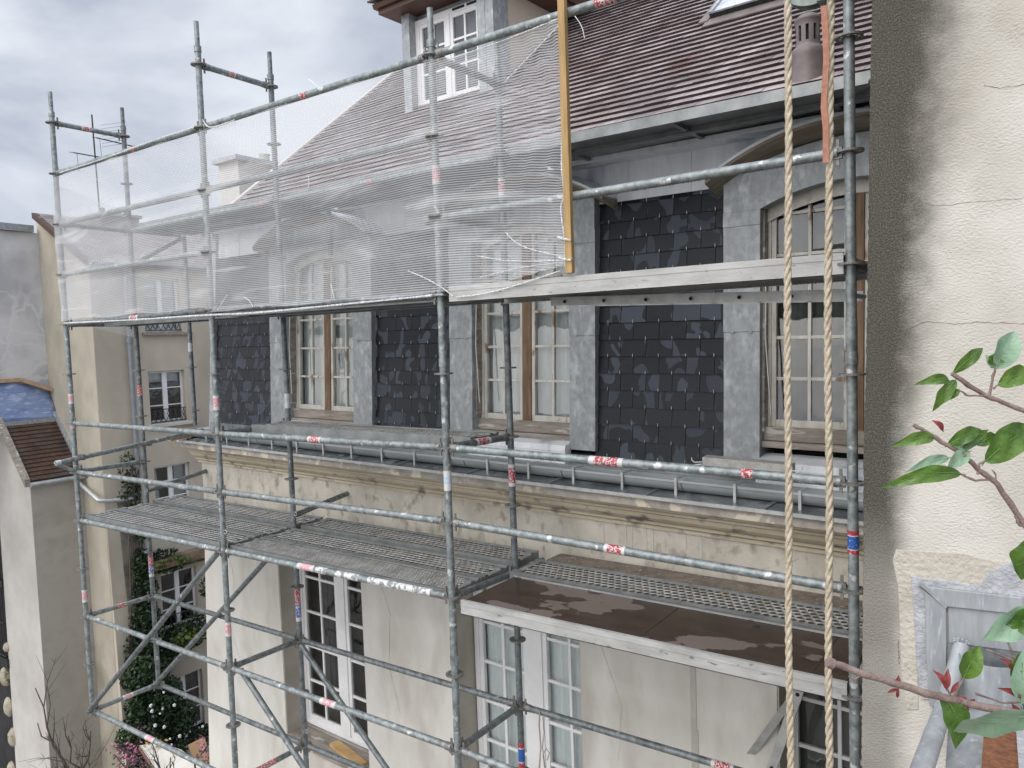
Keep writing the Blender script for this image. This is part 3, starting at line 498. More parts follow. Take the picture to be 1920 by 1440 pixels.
slate_panel(-7.47, -6.30, -1.235, .70, .03); slate_panel(-4.67, -3.64, -1.235, .70, .06); slate_panel(-2.17, -1.09, -1.235, .70, .0); slate_panel(.40, 2.9, -1.235, .70)
# left mansard corner strip
lc = MB(G); lc.hexa([(-7.55, .12, -1.3), (-7.46, .13, -1.3), (-7.46, .5, -1.3), (-7.55, .5, -1.3), (-7.48, .265, 1.0), (-7.41, .27, 1.0), (-7.41, .6, 1.0), (-7.48, .6, 1.0)])
lc.build('corner_flashing', M_zinc, house)
# zinc band over the slates
zb = MB(G)
zb.hexa([(-7.47, sv(.70) - .012, .695), (3, sv(.70) - .012, .695), (3, .5, .695), (-7.47, .5, .695), (-7.43, sv(1.06) - .012, 1.06), (3, sv(1.06) - .012, 1.06), (3, .6, 1.06), (-7.43, .6, 1.06)])
for uu in (-7.0, -4.3, -3.85, -1.93, -1.42, -.9, .3):
    zb.hexa([(uu, sv(.7) - .018, .70), (uu + .03, sv(.7) - .018, .70), (uu + .03, sv(.7), .70), (uu, sv(.7), .70), (uu, sv(1.05) - .018, 1.05), (uu + .03, sv(1.05) - .018, 1.05), (uu + .03, sv(1.05), 1.05), (uu, sv(1.05), 1.05)])
zb.build('zinc_band', M_zincd, house)

# ------------------------------------------------------------------ windows
def pane_curtain(parent, T, u0_, u1_, z0, z1, v, cm, folds=True):
    m = MB(T); n = 40 if folds else 1
    for k in range(n):
        a = u0_ + (u1_ - u0_) * k / n; b = u0_ + (u1_ - u0_) * (k + 1) / n
        va = v + (.012 * math.sin(a * 60) + .008 * math.sin(a * 23 + 1) if folds else 0); vb = v + (.012 * math.sin(b * 60) + .008 * math.sin(b * 23 + 1) if folds else 0)
        i = [m.pt(p) for p in ((a, va, z0), (b, vb, z0), (b, vb, z1), (a, va, z1))]; m.face(i, 0, folds)
    return m.build('curtain', cm, parent)
def window(T, u0_, u1_, z0, z1, v, cols, pitch, M_f, M_c, parent, curt=None, cent=.045, st=.04, fo=.045, mt=.022, botr=.06, name='window', cv=.09):
    """two-leaf casement: outer frame, sashes, glazing bars in one mesh; centre stile, glass, curtain as sub-parts"""
    um = (u0_ + u1_) / 2
    m = MB(T)
    m.box((u0_, v, z0), (u0_ + fo, v + .06, z1)); m.box((u1_ - fo, v, z0), (u1_, v + .06, z1)); m.box((u0_ + fo, v, z1 - fo), (u1_ - fo, v + .06, z1)); m.box((u0_ + fo, v - .006, z0), (u1_ - fo, v + .06, z0 + .04))
    f = None
    for s_, (a, b) in enumerate(((u0_ + fo, um - cent / 2), (um + cent / 2, u1_ - fo))):
        m.box((a, v + .008, z0 + .04), (a + st, v + .05, z1 - fo)); m.box((b - st, v + .008, z0 + .04), (b, v + .05, z1 - fo))
        m.box((a + st, v + .008, z0 + .04), (b - st, v + .05, z0 + .04 + botr)); m.box((a + st, v + .008, z1 - fo - st), (b - st, v + .05, z1 - fo))
        ia, ib = a + st, b - st
        for c in range(1, cols):
            x = ia + (ib - ia) * c / cols; m.box((x - mt / 2, v + .014, z0 + .04 + botr), (x + mt / 2, v + .044, z1 - fo - st))
        z = z0 + .04 + botr + pitch
        while z < z1 - fo - st - .05:
            for c in range(cols):
                xa = ia + (ib - ia) * c / cols + (mt / 2 if c else 0); xb = ia + (ib - ia) * (c + 1) / cols - (mt / 2 if c < cols - 1 else 0)
                m.box((xa, v + .0145, z - mt / 2), (xb, v + .0435, z + mt / 2))
            z += pitch
    wnd = m.build(name, M_f, parent, bevel=.003)
    cs = MB(T); cs.box((um - cent / 2 - .001, v - .004, z0 + .041), (um + cent / 2 + .001, v + .052, z1 - fo)); cs.build('centre_stile', M_c, wnd, bevel=.004)
    gl = MB(T); gl.poly([(u0_ + fo, v + .03, z0 + .05), (um, v + .03, z0 + .05), (um, v + .03, z1 - fo), (u0_ + fo, v + .03, z1 - fo)]); gl.poly([(um, v + .031, z0 + .05), (u1_ - fo, v + .033, z0 + .05), (u1_ - fo, v + .033, z1 - fo), (um, v + .031, z1 - fo)])
    gl.build('glass', M_glass, wnd)
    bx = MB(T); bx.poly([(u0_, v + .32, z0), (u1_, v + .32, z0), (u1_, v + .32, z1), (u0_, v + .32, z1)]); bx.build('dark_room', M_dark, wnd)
    if curt: pane_curtain(wnd, T, u0_ + fo, u1_ - fo, z0 + .04, z1 - fo, v + cv, curt)
    return wnd
# lower windows
for k, (a, b) in enumerate(LOW):
    fa_, fb_ = ((-6.135, -4.735), (-3.575, -2.225), (-.775, .66))[k]
    wn = window(G, fa_, fb_, ZB + .045, ZT - .014, .25, 2, (.39, .366, .333)[k], M_whitep, M_whitep, house, (None, M_curt2, M_curtd)[k], cent=(.12, .16, .08)[k], st=.045, fo=.05, mt=.026, botr=(.065, .19, .05)[k])
    s = MB(G); s.box((a - .0, -.03, ZB - .05), (b + .0, .25, ZB + .0015)); s.build('window_sill', M_sillwood if k == 0 else M_reveal, wn)
pane_curtain(bpy.data.objects['window'], G, -5.92, -5.72, ZB + .05, ZT, .40, M_curtd)

# dormers of the mansard
def arch_z(x, hw, zs, rise):
    R = (hw * hw + rise * rise) / (2 * rise); return zs + rise - R + math.sqrt(max(R * R - x * x, 0))
def dormer(uc, woL, woR, hw=.505, curt=M_curt, z0=-1.02, pitch=.285):
    zs, rise = .50, .13
    m = MB(GL); v0 = .12
    zt = lambda x: arch_z(x, .92, .655, .24)
    # side pilasters in two sheets each, the upper one lapping the lower
    for sgn, wo in ((-1, woL), (1, woR)):
        a, b = (uc - hw - wo, uc - hw) if sgn < 0 else (uc + hw, uc + hw + wo)
        m.box((a, v0, -1.20), (b, .42, -.31)); m.box((a - .002, v0 - .004, -.308), (b + .002, .42, .40)); m.box((a - .004, v0 - .008, .402), (b + .004, .42, zs))
        m.box((a + wo * .2, v0 - .006, -.318), (a + wo * .3, v0 - .001, -.300)); m.box((a + wo * .7, v0 - .006, -.318), (a + wo * .8, v0 - .001, -.300))
    # arched head plate
    nseg = 26; x0, x1 = -hw - woL, hw + woR
    xs = sorted(set([x0 + (x1 - x0) * k / nseg for k in range(nseg + 1)] + [-hw, hw]))
    for xa, xb in zip(xs[:-1], xs[1:]):
        la = zs if abs(xa) >= hw - 1e-6 and abs(xb) > hw - 1e-6 else arch_z(max(-hw, min(hw, xa)), hw, zs, rise); lb = zs if abs(xb) >= hw - 1e-6 and abs(xa) > hw - 1e-6 else arch_z(max(-hw, min(hw, xb)), hw, zs, rise)
        if abs(xa) >= hw - 1e-6 and abs(xb) >= hw - 1e-6: la = lb = zs + .001
        m.hexa([(uc + xa, v0 - .008, la), (uc + xb, v0 - .008, lb), (uc + xb, .42, lb), (uc + xa, .42, la), (uc + xa, v0 - .008, zt(xa)), (uc + xb, v0 - .008, zt(xb)), (uc + xb, .42, zt(xb)), (uc + xa, .42, zt(xa))])
    d = m.build('dormer', M_zinc, house)
    # hood: curved soffit boards and zinc top
    so_ = MB(G); tp = MB(G); nn = 30; vf = .05; vb = .62
    for k in range(nn):
        xa = -.90 + 1.80 * k / nn; xb = -.90 + 1.80 * (k + 1) / nn
        za, zb_ = arch_z(xa, .90, .695, .27), arch_z(xb, .90, .695, .27)
        so_.hexa([(uc + xa, vf + .01, za - .005), (uc + xb, vf + .01, zb_ - .005), (uc + xb, .30, zb_ - .075), (uc + xa, .30, za - .075), (uc + xa, vf + .01, za + .022), (uc + xb, vf + .01, zb_ + .022), (uc + xb, .30, zb_ + .022), (uc + xa, .30, za + .022)])
        tp.hexa([(uc + xa, vf, za + .012), (uc + xb, vf, zb_ + .012), (uc + xb, vb, zb_ + .0225), (uc + xa, vb, za + .0225), (uc + xa, vf, za + .032), (uc + xb, vf, zb_ + .032), (uc + xb, vb, zb_ + .10), (uc + xa, vb, za + .10)])
    so_.build('hood_soffit', M_hoodwood, d); tp.build('hood', M_zincd, d)
    wnd = window(GL, uc - hw - .01, uc + hw + .01, z0, .66, .235, 2, pitch, M_oldpaint, M_oldwood, house, curt, cent=.09, st=.032, fo=.045, mt=.022, botr=.055)
    hd = MB(GL)   # arched wooden head
    for k in range(16):
        xa = -hw + 2 * hw * k / 16; xb = -hw + 2 * hw * (k + 1) / 16
        hd.hexa([(uc + xa, .222, arch_z(xa, hw, zs, rise) - .085), (uc + xb, .222, arch_z(xb, hw, zs, rise) - .085), (uc + xb, .233, arch_z(xb, hw, zs, rise) - .085), (uc + xa, .233, arch_z(xa, hw, zs, rise) - .085),
                 (uc + xa, .222, arch_z(xa, hw, zs, rise) + .05), (uc + xb, .222, arch_z(xb, hw, zs, rise) + .05), (uc + xb, .233, arch_z(xb, hw, zs, rise) + .05), (uc + xa, .233, arch_z(xa, hw, zs, rise) + .05)])
    hd.build('arched_head', M_oldpaint, wnd)
    lw = MB(GL)
    for sg in (-1, 1):
        lw.box((uc + sg * (hw - .016), .165, -.98), (uc + sg * (hw + .01), .235, .52)); 
    lw.box((uc - hw, .20, z0 - .04), (uc + hw, .232, z0 + .05)); lw.box((uc - hw, .165, z0 - .085), (uc + hw, .232, z0 - .045)); lw.build('wooden_sill', M_sillwood, wnd)
    zl = MB(GL); zl.hexa([(uc - hw, .05, -1.21), (uc + hw, .05, -1.21), (uc + hw, .24, -1.21), (uc - hw, .24, -1.21), (uc - hw, .06, -1.165), (uc + hw, .06, -1.165), (uc + hw, .24, -1.132), (uc - hw, .24, -1.132)])
    zl.box((uc - hw, .055, -1.35), (uc + hw, .14, -1.21)); zl.build('zinc_sill', M_zincd, wnd)
    # rolled blind cord at the jamb
    cd = MB(); cd.tube([GL(uc - hw + .03, .15, .1), GL(uc - hw + .035, .13, -.35), GL(uc - hw + .075, .13, -.86)], .006, 6); cd.build('awning_arm', M_ladder, wnd)
    return d
dormer(-5.48, .29, .27, .537, z0=-1.075, pitch=.30); dormer(-2.89, .26, .235, .505, z0=-1.06, pitch=.287); dormer(-.29, .25, .25, .578, curt=M_curtd, z0=-1.0, pitch=.275)

# ------------------------------------------------------------------ tiled upper roof
def rz(v): return 1.03 + .80 * (v - .25)
nrm = np.array([0, -.8, 1.0]) / math.hypot(1, .8)
sl_ = np.array([0, 1.0, .8]) / math.hypot(1, .8)
tr_ = MB(G); rown = 0; s = -.12; base = np.array([0, .25, 1.06])
while s < 6.6:
    xo = -7.53 + (.085 if rown % 2 else 0)
    x = xo - .17
    while x < 2.2:
        a, b = max(x + .001, -7.53), min(x + .169, 2.2)
        if b - a > .02:
            j = ru(-.002, .003); t = .019 + ru(-.0015, .002)
            p0 = base + sl_ * (s + j); p1 = base + sl_ * (s + .138)
            lo = p0 + nrm * (t + .017); li = p0 + nrm * (.008 + .002 * rnd()); hi = p1 + nrm * .010
            i = [tr_.pt((a, *lo[1:])), tr_.pt((b, *(lo + nrm * ru(-.001, .002))[1:])), tr_.pt((b, *hi[1:])), tr_.pt((a, *hi[1:])), tr_.pt((a, *li[1:])), tr_.pt((b, *li[1:]))]
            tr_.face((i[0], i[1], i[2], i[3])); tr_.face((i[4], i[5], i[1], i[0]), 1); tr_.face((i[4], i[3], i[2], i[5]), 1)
        x += .17
    s += .116; rown += 1
roof = tr_.build('roof', [M_tile, mat('shade_dark_tile_edge', (0.018, 0.010, 0.011), (0.05, 0.028, 0.028), 9, 0.8)], house)  # tile butts and undersides near-black: course shadow lines put into the colour
rb = MB(G)
rb.hexa([(-7.52, *(base + sl_ * .3 - nrm * .15)[1:]), (2.2, *(base + sl_ * .3 - nrm * .15)[1:]), (2.2, *(base + sl_ * 6.6 - nrm * .15)[1:]), (-7.52, *(base + sl_ * 6.6 - nrm * .15)[1:]),
         (-7.52, *(base + sl_ * -.1)[1:]), (2.2, *(base + sl_ * -.1)[1:]), (2.2, *(base + sl_ * 6.6)[1:]), (-7.52, *(base + sl_ * 6.6)[1:])])
rb.build('roof_boarding', M_browneave, roof)
vg = MB(G)
p0 = base + sl_ * -.14; p1 = base + sl_ * 6.6
vg.hexa([(-7.58, *(p0 - nrm * .06)[1:]), (-7.50, *(p0 - nrm * .06)[1:]), (-7.50, *(p1 - nrm * .06)[1:]), (-7.58, *(p1 - nrm * .06)[1:]), (-7.58, *(p0 + nrm * .055)[1:]), (-7.50, *(p0 + nrm * .055)[1:]), (-7.50, *(p1 + nrm * .055)[1:]), (-7.58, *(p1 + nrm * .055)[1:])])
vg.build('verge', M_wallDw, roof)
gw = MB(G)  # gable end of the upper storey
gw.prism([(-7.50, .3, .9), (-7.50, 5.3, .9), (-7.50, 5.3, 4.95)], (.1, 0, 0)); gw.build('gable', M_wallA, house)
eb = MB(G); eb.box((-7.5, .12, .985), (2.2, .30, 1.02)); eb.build('eave_board', M_zincd, roof)

# upper dormer on the tiled roof
ud = MB(G); vF = 1.92
ud.box((-5.84, vF, 2.30), (-5.715, 2.30, 3.57)); ud.box((-5.715, vF + .15, 3.50), (-4.655, 2.30, 3.57)); ud.box((-4.655, vF, 2.25), (-4.545, 2.30, 3.57)); ud.box((-4.545, vF + .004, 2.24), (-4.43, 2.2, 3.57))
updorm = ud.build('roof_dormer', M_zinc, house)
ck = MB(G)
ck.prism([(-4.435, 2.2, 2.3), (-4.435, 3.9, 3.68), (-4.435, 3.9, 3.70), (-4.435, 2.2, 3.70)][::-1], (-.08, 0, 0)); ck.build('cheek', M_wallA, updorm)
ck = MB(G); ck.prism([(-5.80, 2.2, 2.3), (-5.80, 3.9, 3.68), (-5.80, 3.9, 3.70), (-5.80, 2.2, 3.70)][::-1], (.08, 0, 0)); ck.build('cheek', M_wallA, updorm)
al = MB(G); al.hexa([(-5.72, 1.86, 2.30), (-4.50, 1.86, 2.30), (-4.50, 2.05, 2.34), (-5.72, 2.05, 2.34), (-5.72, 1.90, 2.40), (-4.50, 1.90, 2.40), (-4.50, 2.05, 2.40), (-5.72, 2.05, 2.40)]); al.build('apron', M_zincd, updorm)
pw = window(G, -5.714, -4.655, 2.46, 3.50, 2.02, 2, .295, M_whitep, M_whitep, house, M_curtsky, cent=.05, st=.045, fo=.062, mt=.026, botr=.05, cv=.2)
sb = MB(G); sb.box((-5.714, 1.96, 2.36), (-4.656, 2.02, 2.458)); sb.build('window_board', M_wallDw, pw)
tg = MB(G); tg.box((-5.1, 2.008, 3.46), (-4.92, 2.018, 3.485)); tg.box((-4.88, 2.008, 3.46), (-4.7, 2.018, 3.485)); tg.build('trickle_vent', M_dark, pw)
ev = MB(G)
ev.box((-6.02, 1.72, 3.572), (-4.18, 4.0, 3.63)); ev.hexa([(-6.06, 1.68, 3.632), (-4.14, 1.68, 3.632), (-4.14, 4.0, 3.632), (-6.06, 4.0, 3.632), (-6.06, 1.66, 3.68), (-4.14, 1.66, 3.68), (-4.14, 4.6, 4.2), (-6.06, 4.6, 4.2)])
ev.build('dormer_eave', M_browneave, updorm)
dt = MB(G)
for k in range(14):
    v = 1.62 + k * .11; x = -6.10 + (.08 if k % 2 else 0)
    while x < -4.05:
        dt.hexa([(x, v, 3.70 + k * .035), (x + .165, v, 3.70 + k * .035), (x + .165, v + .13, 3.73 + k * .035), (x, v + .13, 3.73 + k * .035), (x, v, 3.72 + k * .035), (x + .165, v, 3.72 + k * .035), (x + .165, v + .13, 3.75 + k * .035), (x, v + .13, 3.75 + k * .035)]); x += .168
dt.build('dormer_tiles', M_tileb, updorm)

# skylight
def RP(u, s_, h): p = base + sl_ * s_ + nrm * h; return (u, p[1], p[2])
def s_at(v): return (v - .25) * math.hypot(1, .8)
sk = MB(G); s0 = s_at(2.10); sk0, sk1 = -1.99, -1.05
def rbox(m, ua, ub, sa, sb_, ha, hb, mi=0):
    m.hexa([RP(ua, sa, ha), RP(ub, sa, ha), RP(ub, sb_, ha), RP(ua, sb_, ha), RP(ua, sa, hb), RP(ub, sa, hb), RP(ub, sb_, hb), RP(ua, sb_, hb)], mi)
rbox(sk, sk0, sk1, s0, s0 + .035, .0, .085); rbox(sk, sk0, sk0 + .045, s0 + .035, s0 + 1.4, 0, .085); rbox(sk, sk1 - .045, sk1, s0 + .035, s0 + 1.4, 0, .085); rbox(sk, sk0, sk1, s0 + 1.4, s0 + 1.46, 0, .13)
skl = sk.build('skylight', M_iron, house, bevel=.004)
sg_ = MB(G); rbox(sg_, sk0 + .03, sk1 - .03, s0 + .03, s0 + 1.4, .086, .094); sg_.build('skylight_glass', M_sky_glass, skl)
st_ = MB(G); rbox(st_, sk0 + .0, sk0 + .03, s0 - .0, s0 + 1.46, .086, .105); rbox(st_, sk0 + .03, sk1, s0 - .006, s0 + .012, .086, .10); st_.build('skylight_trim', M_zinc, skl)
sa_ = MB(G); rbox(sa_, sk0 - .03, sk1 + .03, s0 - .16, s0, .03, .042); rbox(sa_, sk0 - .1, sk0 - .01, s0 - .05, s0 + 1.4, .03, .05); sa_.build('skylight_apron', M_cowl, skl)

# vent cowl
vp = G(-.70, .72, 1.36)
vc = MB()
vc.lathe(vp, [(.15, -.06), (.115, .0), (.11, .16), (.115, .22), (.118, .25), (.10, .275), (.083, .285), (.083, .30)], 28)
prof_top = [(.083, .30), (.083, .315)]
vc.lathe(vp, prof_top, 28)
for k in range(10):   # slotted drum
    a0 = 2 * math.pi * k / 10; vc.lathe(vp, [(.083, .315), (.084, .42)], 3, 0, a0, a0 + 2 * math.pi / 10 * .6); vc.lathe(vp, [(.071, .315), (.071, .42)], 3, 0, a0, a0 + 2 * math.pi / 10 * .6)
vc.lathe(vp, [(.083, .42), (.085, .455), (.09, .46), (.088, .475), (.06, .50), (.001, .51)], 28)
cowl = vc.build('vent_cowl', M_cowl, house)
vi = MB(); vi.lathe(vp, [(.06, .29), (.06, .46)], 16); vi.build('cowl_core', M_dark, cowl)
# chimney block behind the verge
cb = MB(); a = atp(0, -9.6, 446, 300); b2 = atp(0, -9.6, 640, 240)
cb.box((-10.1, a[1], 1.0), (-9.6, a[1] + 3.5, a[2])); ch = cb.build('chimney_stack', M_wallDw)
tag(ch, 'pale grey rendered chimney stack rising behind the left verge of the tiled roof', 'chimney')
cc = MB(); cc.box((-10.16, a[1] - .08, a[2]), (-9.54, a[1] + 3.5, a[2] + .07)); cc.build('coping', M_cement, ch)
cp = MB(); cp.lathe((-9.8, a[1] + .65, a[2] + .07), [(.09, 0), (.08, .13), (.1, .15), (.0, .16)], 12); cp.build('chimney_pot', M_wallDw, ch)

# ================================================================== SCAFFOLD
SX = [0.0, -2.4703, -4.9406, -7.4109]; BY = .7207
def dz(i, k):
    if i == 0: return .0065 * k
    if i == 1 and k <= -2: return {-2: .02, -3: .033, -4: .032, -5: .014}.get(k, .0)
    if i == 2: return .03 if k == 0 else (.012 if k in (-3, -4) else 0)
    return 0
def lean(i, z): return {2: .002 + .0085 * z, 1: .006 + .003 * z, 0: -.004, 3: -.004}[i]
def node(i, k, y=0):
    z = k * .5 + (dz(i, k) if y == 0 else 0)
    return np.array([SX[i] + (lean(i, z) if y == 0 else 0), y, z])
scaf = thing('scaffold', 'galvanised steel scaffold of standards, rails and braces in front of the slate mansard', 'scaffold', (-3.7, .36, -4.1))
# rosette master mesh
rm = MB(); rm.ring((0, 0, 0), 'z', .0455, .061, .010, 24); rm.ring((0, 0, 0), 'z', .0245, .034, .010, 16)
for k in range(8):
    a = math.pi / 8 + k * math.pi / 4; c, s = math.cos(a), math.sin(a)
    rm.hexa([(.030 * c - .006 * s * q[0], .030 * s + .006 * c * q[0], q[1]) if q[2] == 0 else (.048 * c - .006 * s * q[0], .048 * s + .006 * c * q[0], q[1]) for q in ((-1, -.0048, 0), (-1, -.0048, 1), (1, -.0048, 1), (1, -.0048, 0), (-1, .0048, 0), (-1, .0048, 1), (1, .0048, 1), (1, .0048, 0))])
rm_me = bpy.data.meshes.new('rosette'); rm_me.from_pydata(rm.v, [], rm.f); rm_me.materials.append(M_head)
def sub(me, name, parent, loc, rot=(0, 0, 0)):
    o = bpy.data.objects.new(name, me); o.location = loc; o.rotation_euler = rot; link(o, parent, loc); return o
def label_on(parent, p, q, t0, t1, m, r=.02415):
    p, q = np.array(p), np.array(q); s = MB(); s.tube([p + (q - p) * t0, p + (q - p) * t1], r + .0014, 14, caps=False, uvseg=True); return s.build('label', m, parent)
def standard(i, y, ztop, zbot, ks, spigot=True, xoff=None, joints=(), labels=()):
    X = (lambda z: SX[i] + (lean(i, z) if y == 0 else 0)) if xoff is None else (lambda z: xoff)
    m = MB(); R = .02415; zz = [zbot] + [z for z in np.linspace(zbot, ztop, 6)[1:-1]] + [ztop]
    m.tube([(X(z), y, z) for z in zz], R, 16)
    if spigot:
        m.tube([(X(ztop), y, ztop - .002), (X(ztop), y, ztop + .045)], .0285, 16); m.tube([(X(ztop), y, ztop + .04), (X(ztop), y, ztop + .24)], .0195, 16)
        m.tube([(X(ztop) - .021, y, ztop + .10), (X(ztop) + .021, y, ztop + .10)], .006, 8, 1)
    for z in joints: m.tube([(X(z), y, z), (X(z), y, z + .055)], .0285, 16); m.tube([(X(z), y, z + .06), (X(z), y, z + .20)], .0258, 16)
    o = m.build('standard', [M_galvd if y else M_galv, M_dark], scaf)
    for k in ks:
        z = k * .5 + (dz(i, k) if y == 0 else 0); sub(rm_me, 'rosette', o, (X(z), y, z), (0, 0, ru(-.1, .1)))
    for (za, zb_, mm) in labels: label_on(o, (X(za), y, za), (X(zb_), y, zb_), 0, 1, mm)
    return o
standard(3, 0, 2.06, -4.05, range(-8, 5), labels=((-1.05, -.95 - .06, ST_pink), (-.80, -.70, ST_pink), (-2.85, -2.72, ST_pink)))
standard(2, 0, 2.10, -9, range(-13, 5), joints=(), labels=((-.80, -.68, ST_pink), (-2.72, -2.60, ST_pink)))
standard(1, 0, 1.55, -9, range(-13, 4), joints=(-.455, -2.42), labels=((-1.26, -1.13, ST_white), (.70, .82, ST_pink)))
standard(0, 0, 3.0, -9, range(-13, 5), joints=(-.46,), labels=((-1.345, -1.235, ST_tri),))
standard(3, BY, 2.06, -4.05, range(-8, 5), joints=(-3.75,), labels=((-.78, -.66, ST_red), (-2.78, -2.55, ST_trib)))
standard(2, BY, 2.06, -9, range(-13, 5), joints=(), labels=((-.85, -.72, ST_white), (-2.82, -2.52, ST_trib)))
standard(1, BY, 1.55, -9, range(-13, 4), joints=(), labels=((-1.36, -1.20, ST_redw), (-3.46, -3.28, ST_tri), (.72, .84, ST_redw)))
standard(0, BY, 3.0, -9, range(-13, 5))
standard(3, 1.36, 1.0, -1.17, (1, -1, -2), spigot=False, xoff=-7.42, labels=((-.32, -.22, ST_white),))
standard(2, 1.30, 1.0, .55, (), spigot=False, xoff=-4.92)
# heads
hm = MB(); hm.box((-.020, -.011, -.026), (.020, .011, .026)); hm.box((-.007, -.004, -.055), (.007, .004, .062)); hm.tube([(.018, 0, 0), (.045, 0, 0)], .027, 12)
hm_me = bpy.data.meshes.new('wedge_head'); hm_me.from_pydata(hm.v, [], hm.f); hm_me.materials.append(M_head)
def rail(p, q, name='ledger', m=None, labels=(), heads=True, drops=False, r=.02415, inset=.05):
    p, q = np.array(p, float), np.array(q, float); d = (q - p); Lh = np.linalg.norm(d); d /= Lh
    a, b = p + d * inset, q - d * inset; mbx = MB(); mbx.tube([a + (b - a) * t for t in (0, .33, .66, 1)], r, 16)
    if drops:
        t = .02
        while t < Lh - .12:
            c = a + d * t; rr = ru(.0018, .0034)
            mbx.lathe((c[0] + ru(-.003, .003), c[1] + ru(-.004, .004), c[2] - r - .001), [(.0005, -rr * 1.4), (rr, -rr * .3), (rr * .8, rr * .6), (.0005, rr * .9)], 6, 1); t += ru(.012, .035)
    o = mbx.build(name, [m or M_galv, M_water], scaf)
    if heads:
        yaw = math.atan2(d[1], d[0])
        sub(hm_me, 'wedge_head', o, tuple(p + d * .052), (0, 0, yaw)); sub(hm_me, 'wedge_head', o, tuple(q - d * .052), (0, 0, yaw + math.pi))
    for (t0, t1, mm) in labels: label_on(o, a, b, t0, t1, mm, r)
    return o
A_, B_, C_ = (3, 2), (2, 1), (1, 0)
def led(bay, k, y=0, **kw): return rail(node(bay[0], k, y), node(bay[1], k, y), **kw)
led(A_, 3, labels=((.58, .605, ST_red),)); led(B_, 3, labels=((.50, .525, ST_red),)); rail(node(1, 3), node(1, 3) + np.array([2.47, 0, 0.003]), labels=((.475, .53, ST_red),))
led(A_, 2); led(B_, 2); led(A_, 1); rail(node(1, 1) + np.array([0, 0, -.01]), node(0, 1), drops=True)
led(A_, 0, m=M_galvd, labels=((.50, .56, ST_redw),)); led(B_, 0, m=M_galvd)
for bay in (A_, B_, C_):
    led(bay, -2, drops=bay != A_, labels={A_: (), B_: ((.46, .52, ST_redw),), C_: ((.43, .52, ST_redw), (.80, .825, ST_red))}[bay]); led(bay, -3, drops=True, labels=((.465, .52, ST_redw),) if bay == C_ else ())
led(A_, -4); led(B_, -4, labels=((.38, .46, ST_pink), (.47, .52, ST_paint), (.56, .66, ST_paint), (.70, .95, ST_paint)))
led(A_, -6); led(B_, -6, labels=((.46, .53, ST_pink),)); led(C_, -6)
led(A_, -8, labels=((.42, .48, ST_pink),)); led(B_, -8); led(C_, -8)
for k in (2,):
    led(A_, k, BY, labels=((.92, .95, ST_red),)); led(B_, k, BY, labels=((.46, .49, ST_red),))
for k in (-6, -8):
    led(A_, k, BY, m=M_galvd); led(B_, k, BY, m=M_galvd); led(C_, k, BY, m=M_galvd, labels=((.60, .66, ST_redw),) if k == -6 else ())
def tra(i, k, **kw): return rail(node(i, k, 0), node(i, k, BY), name='transom', **kw)
tra(3, 4, labels=((.36, .50, ST_redw),)); tra(2, 4, labels=((.36, .46, ST_redw),)); tra(1, 3); tra(3, 2); tra(1, 1, m=M_galvd)
for i in range(4):
    tra(i, 0, m=M_galvd); tra(i, -4, m=M_galvd)
tra(3, -3); tra(1, -2, m=M_galvd, labels=((.40, .66, ST_redw),)); tra(2, -2, m=M_galvd)
tra(3, -6, labels=((.42, .58, ST_red),)); tra(3, -8, labels=((.42, .6, ST_pink),)); tra(2, -6, m=M_galvd); tra(2, -8, m=M_galvd, labels=((.2, .55, ST_red),)); tra(1, -6, m=M_galvd); tra(1, -8, m=M_galvd)
# outreach consoles carrying the inner boards
for i in range(4):
    for k in (2, -4): rail(node(i, k, BY), node(i, k, BY) + np.array([0, .40 if k == -4 else .62, 0]), name='console_bracket', m=M_galvd, heads=False, inset=.03, r=.02)
rail((-7.42, .76, .66), (-7.42, 1.33, .97), name='brace', m=M_galv, heads=False, inset=0)
# diagonal braces with flattened ends
def brace(p, q, off):
    p = np.array(p, float) + off; q = np.array(q, float) + off; o = rail(p, q, name='brace', heads=False, inset=.03, m=M_galvd)
    return o
brace(node(2, -4), node(3, -8), np.array([.0, -.055, 0])); brace(node(2, -4, BY), node(3, -8, BY), np.array([0, -.055, 0]))
brace(node(2, -6) + [.05, 0, 0], node(1, -10), np.array([0, .05, 0])); brace(node(2, -6, BY) + [.05, 0, 0], node(1, -10, BY), np.array([0, -.05, 0]))
# long loose tie tube with couplers, and short wall ties
lt = rail((-7.36, -.22, -1.375), (-7.36, 1.42, -1.235), name='tie_tube', heads=False, inset=0, labels=((0, .03, ST_white),))
cpm = MB(); cpm.ring((-7.385, .0, -1.35), 'z', .026, .040, .05, 12); cpm.box((-7.40, .035, -1.38), (-7.33, .06, -1.32)); cpm.ring((-7.385, BY, -1.30), 'z', .026, .040, .05, 12); cpm.box((-7.40, BY + .03, -1.33), (-7.33, BY + .055, -1.27)); cpm.build('coupler', M_head, lt)
rail((-7.45, -.16, -1.40), (-7.38, .10, -1.56), name='brace', heads=False, inset=0, r=.019)
for uu in (-4.93, -7.45): 
    pw_ = G(uu, -.005, -1.80); rail((pw_[0] - .02, BY + .02, -1.84), tuple(pw_), name='wall_tie', heads=False, inset=0, m=M_galvd)
m = MB(); a = atp(0, -7.62, 318, 822); m.hexa([a + [0, -.06, -.02], a + [.12, -.06, -.02], a + [.12, .26, .0], a + [0, .26, .0], a + [0, -.06, .03], a + [.12, -.06, .03], a + [.12, .26, .05], a + [0, .26, .05]]); o = m.build('wooden_wedge', M_timber, None, .004); tag(o, 'orange-brown wood packing at the left tip of the cornice under the long tube', 'wood packing')
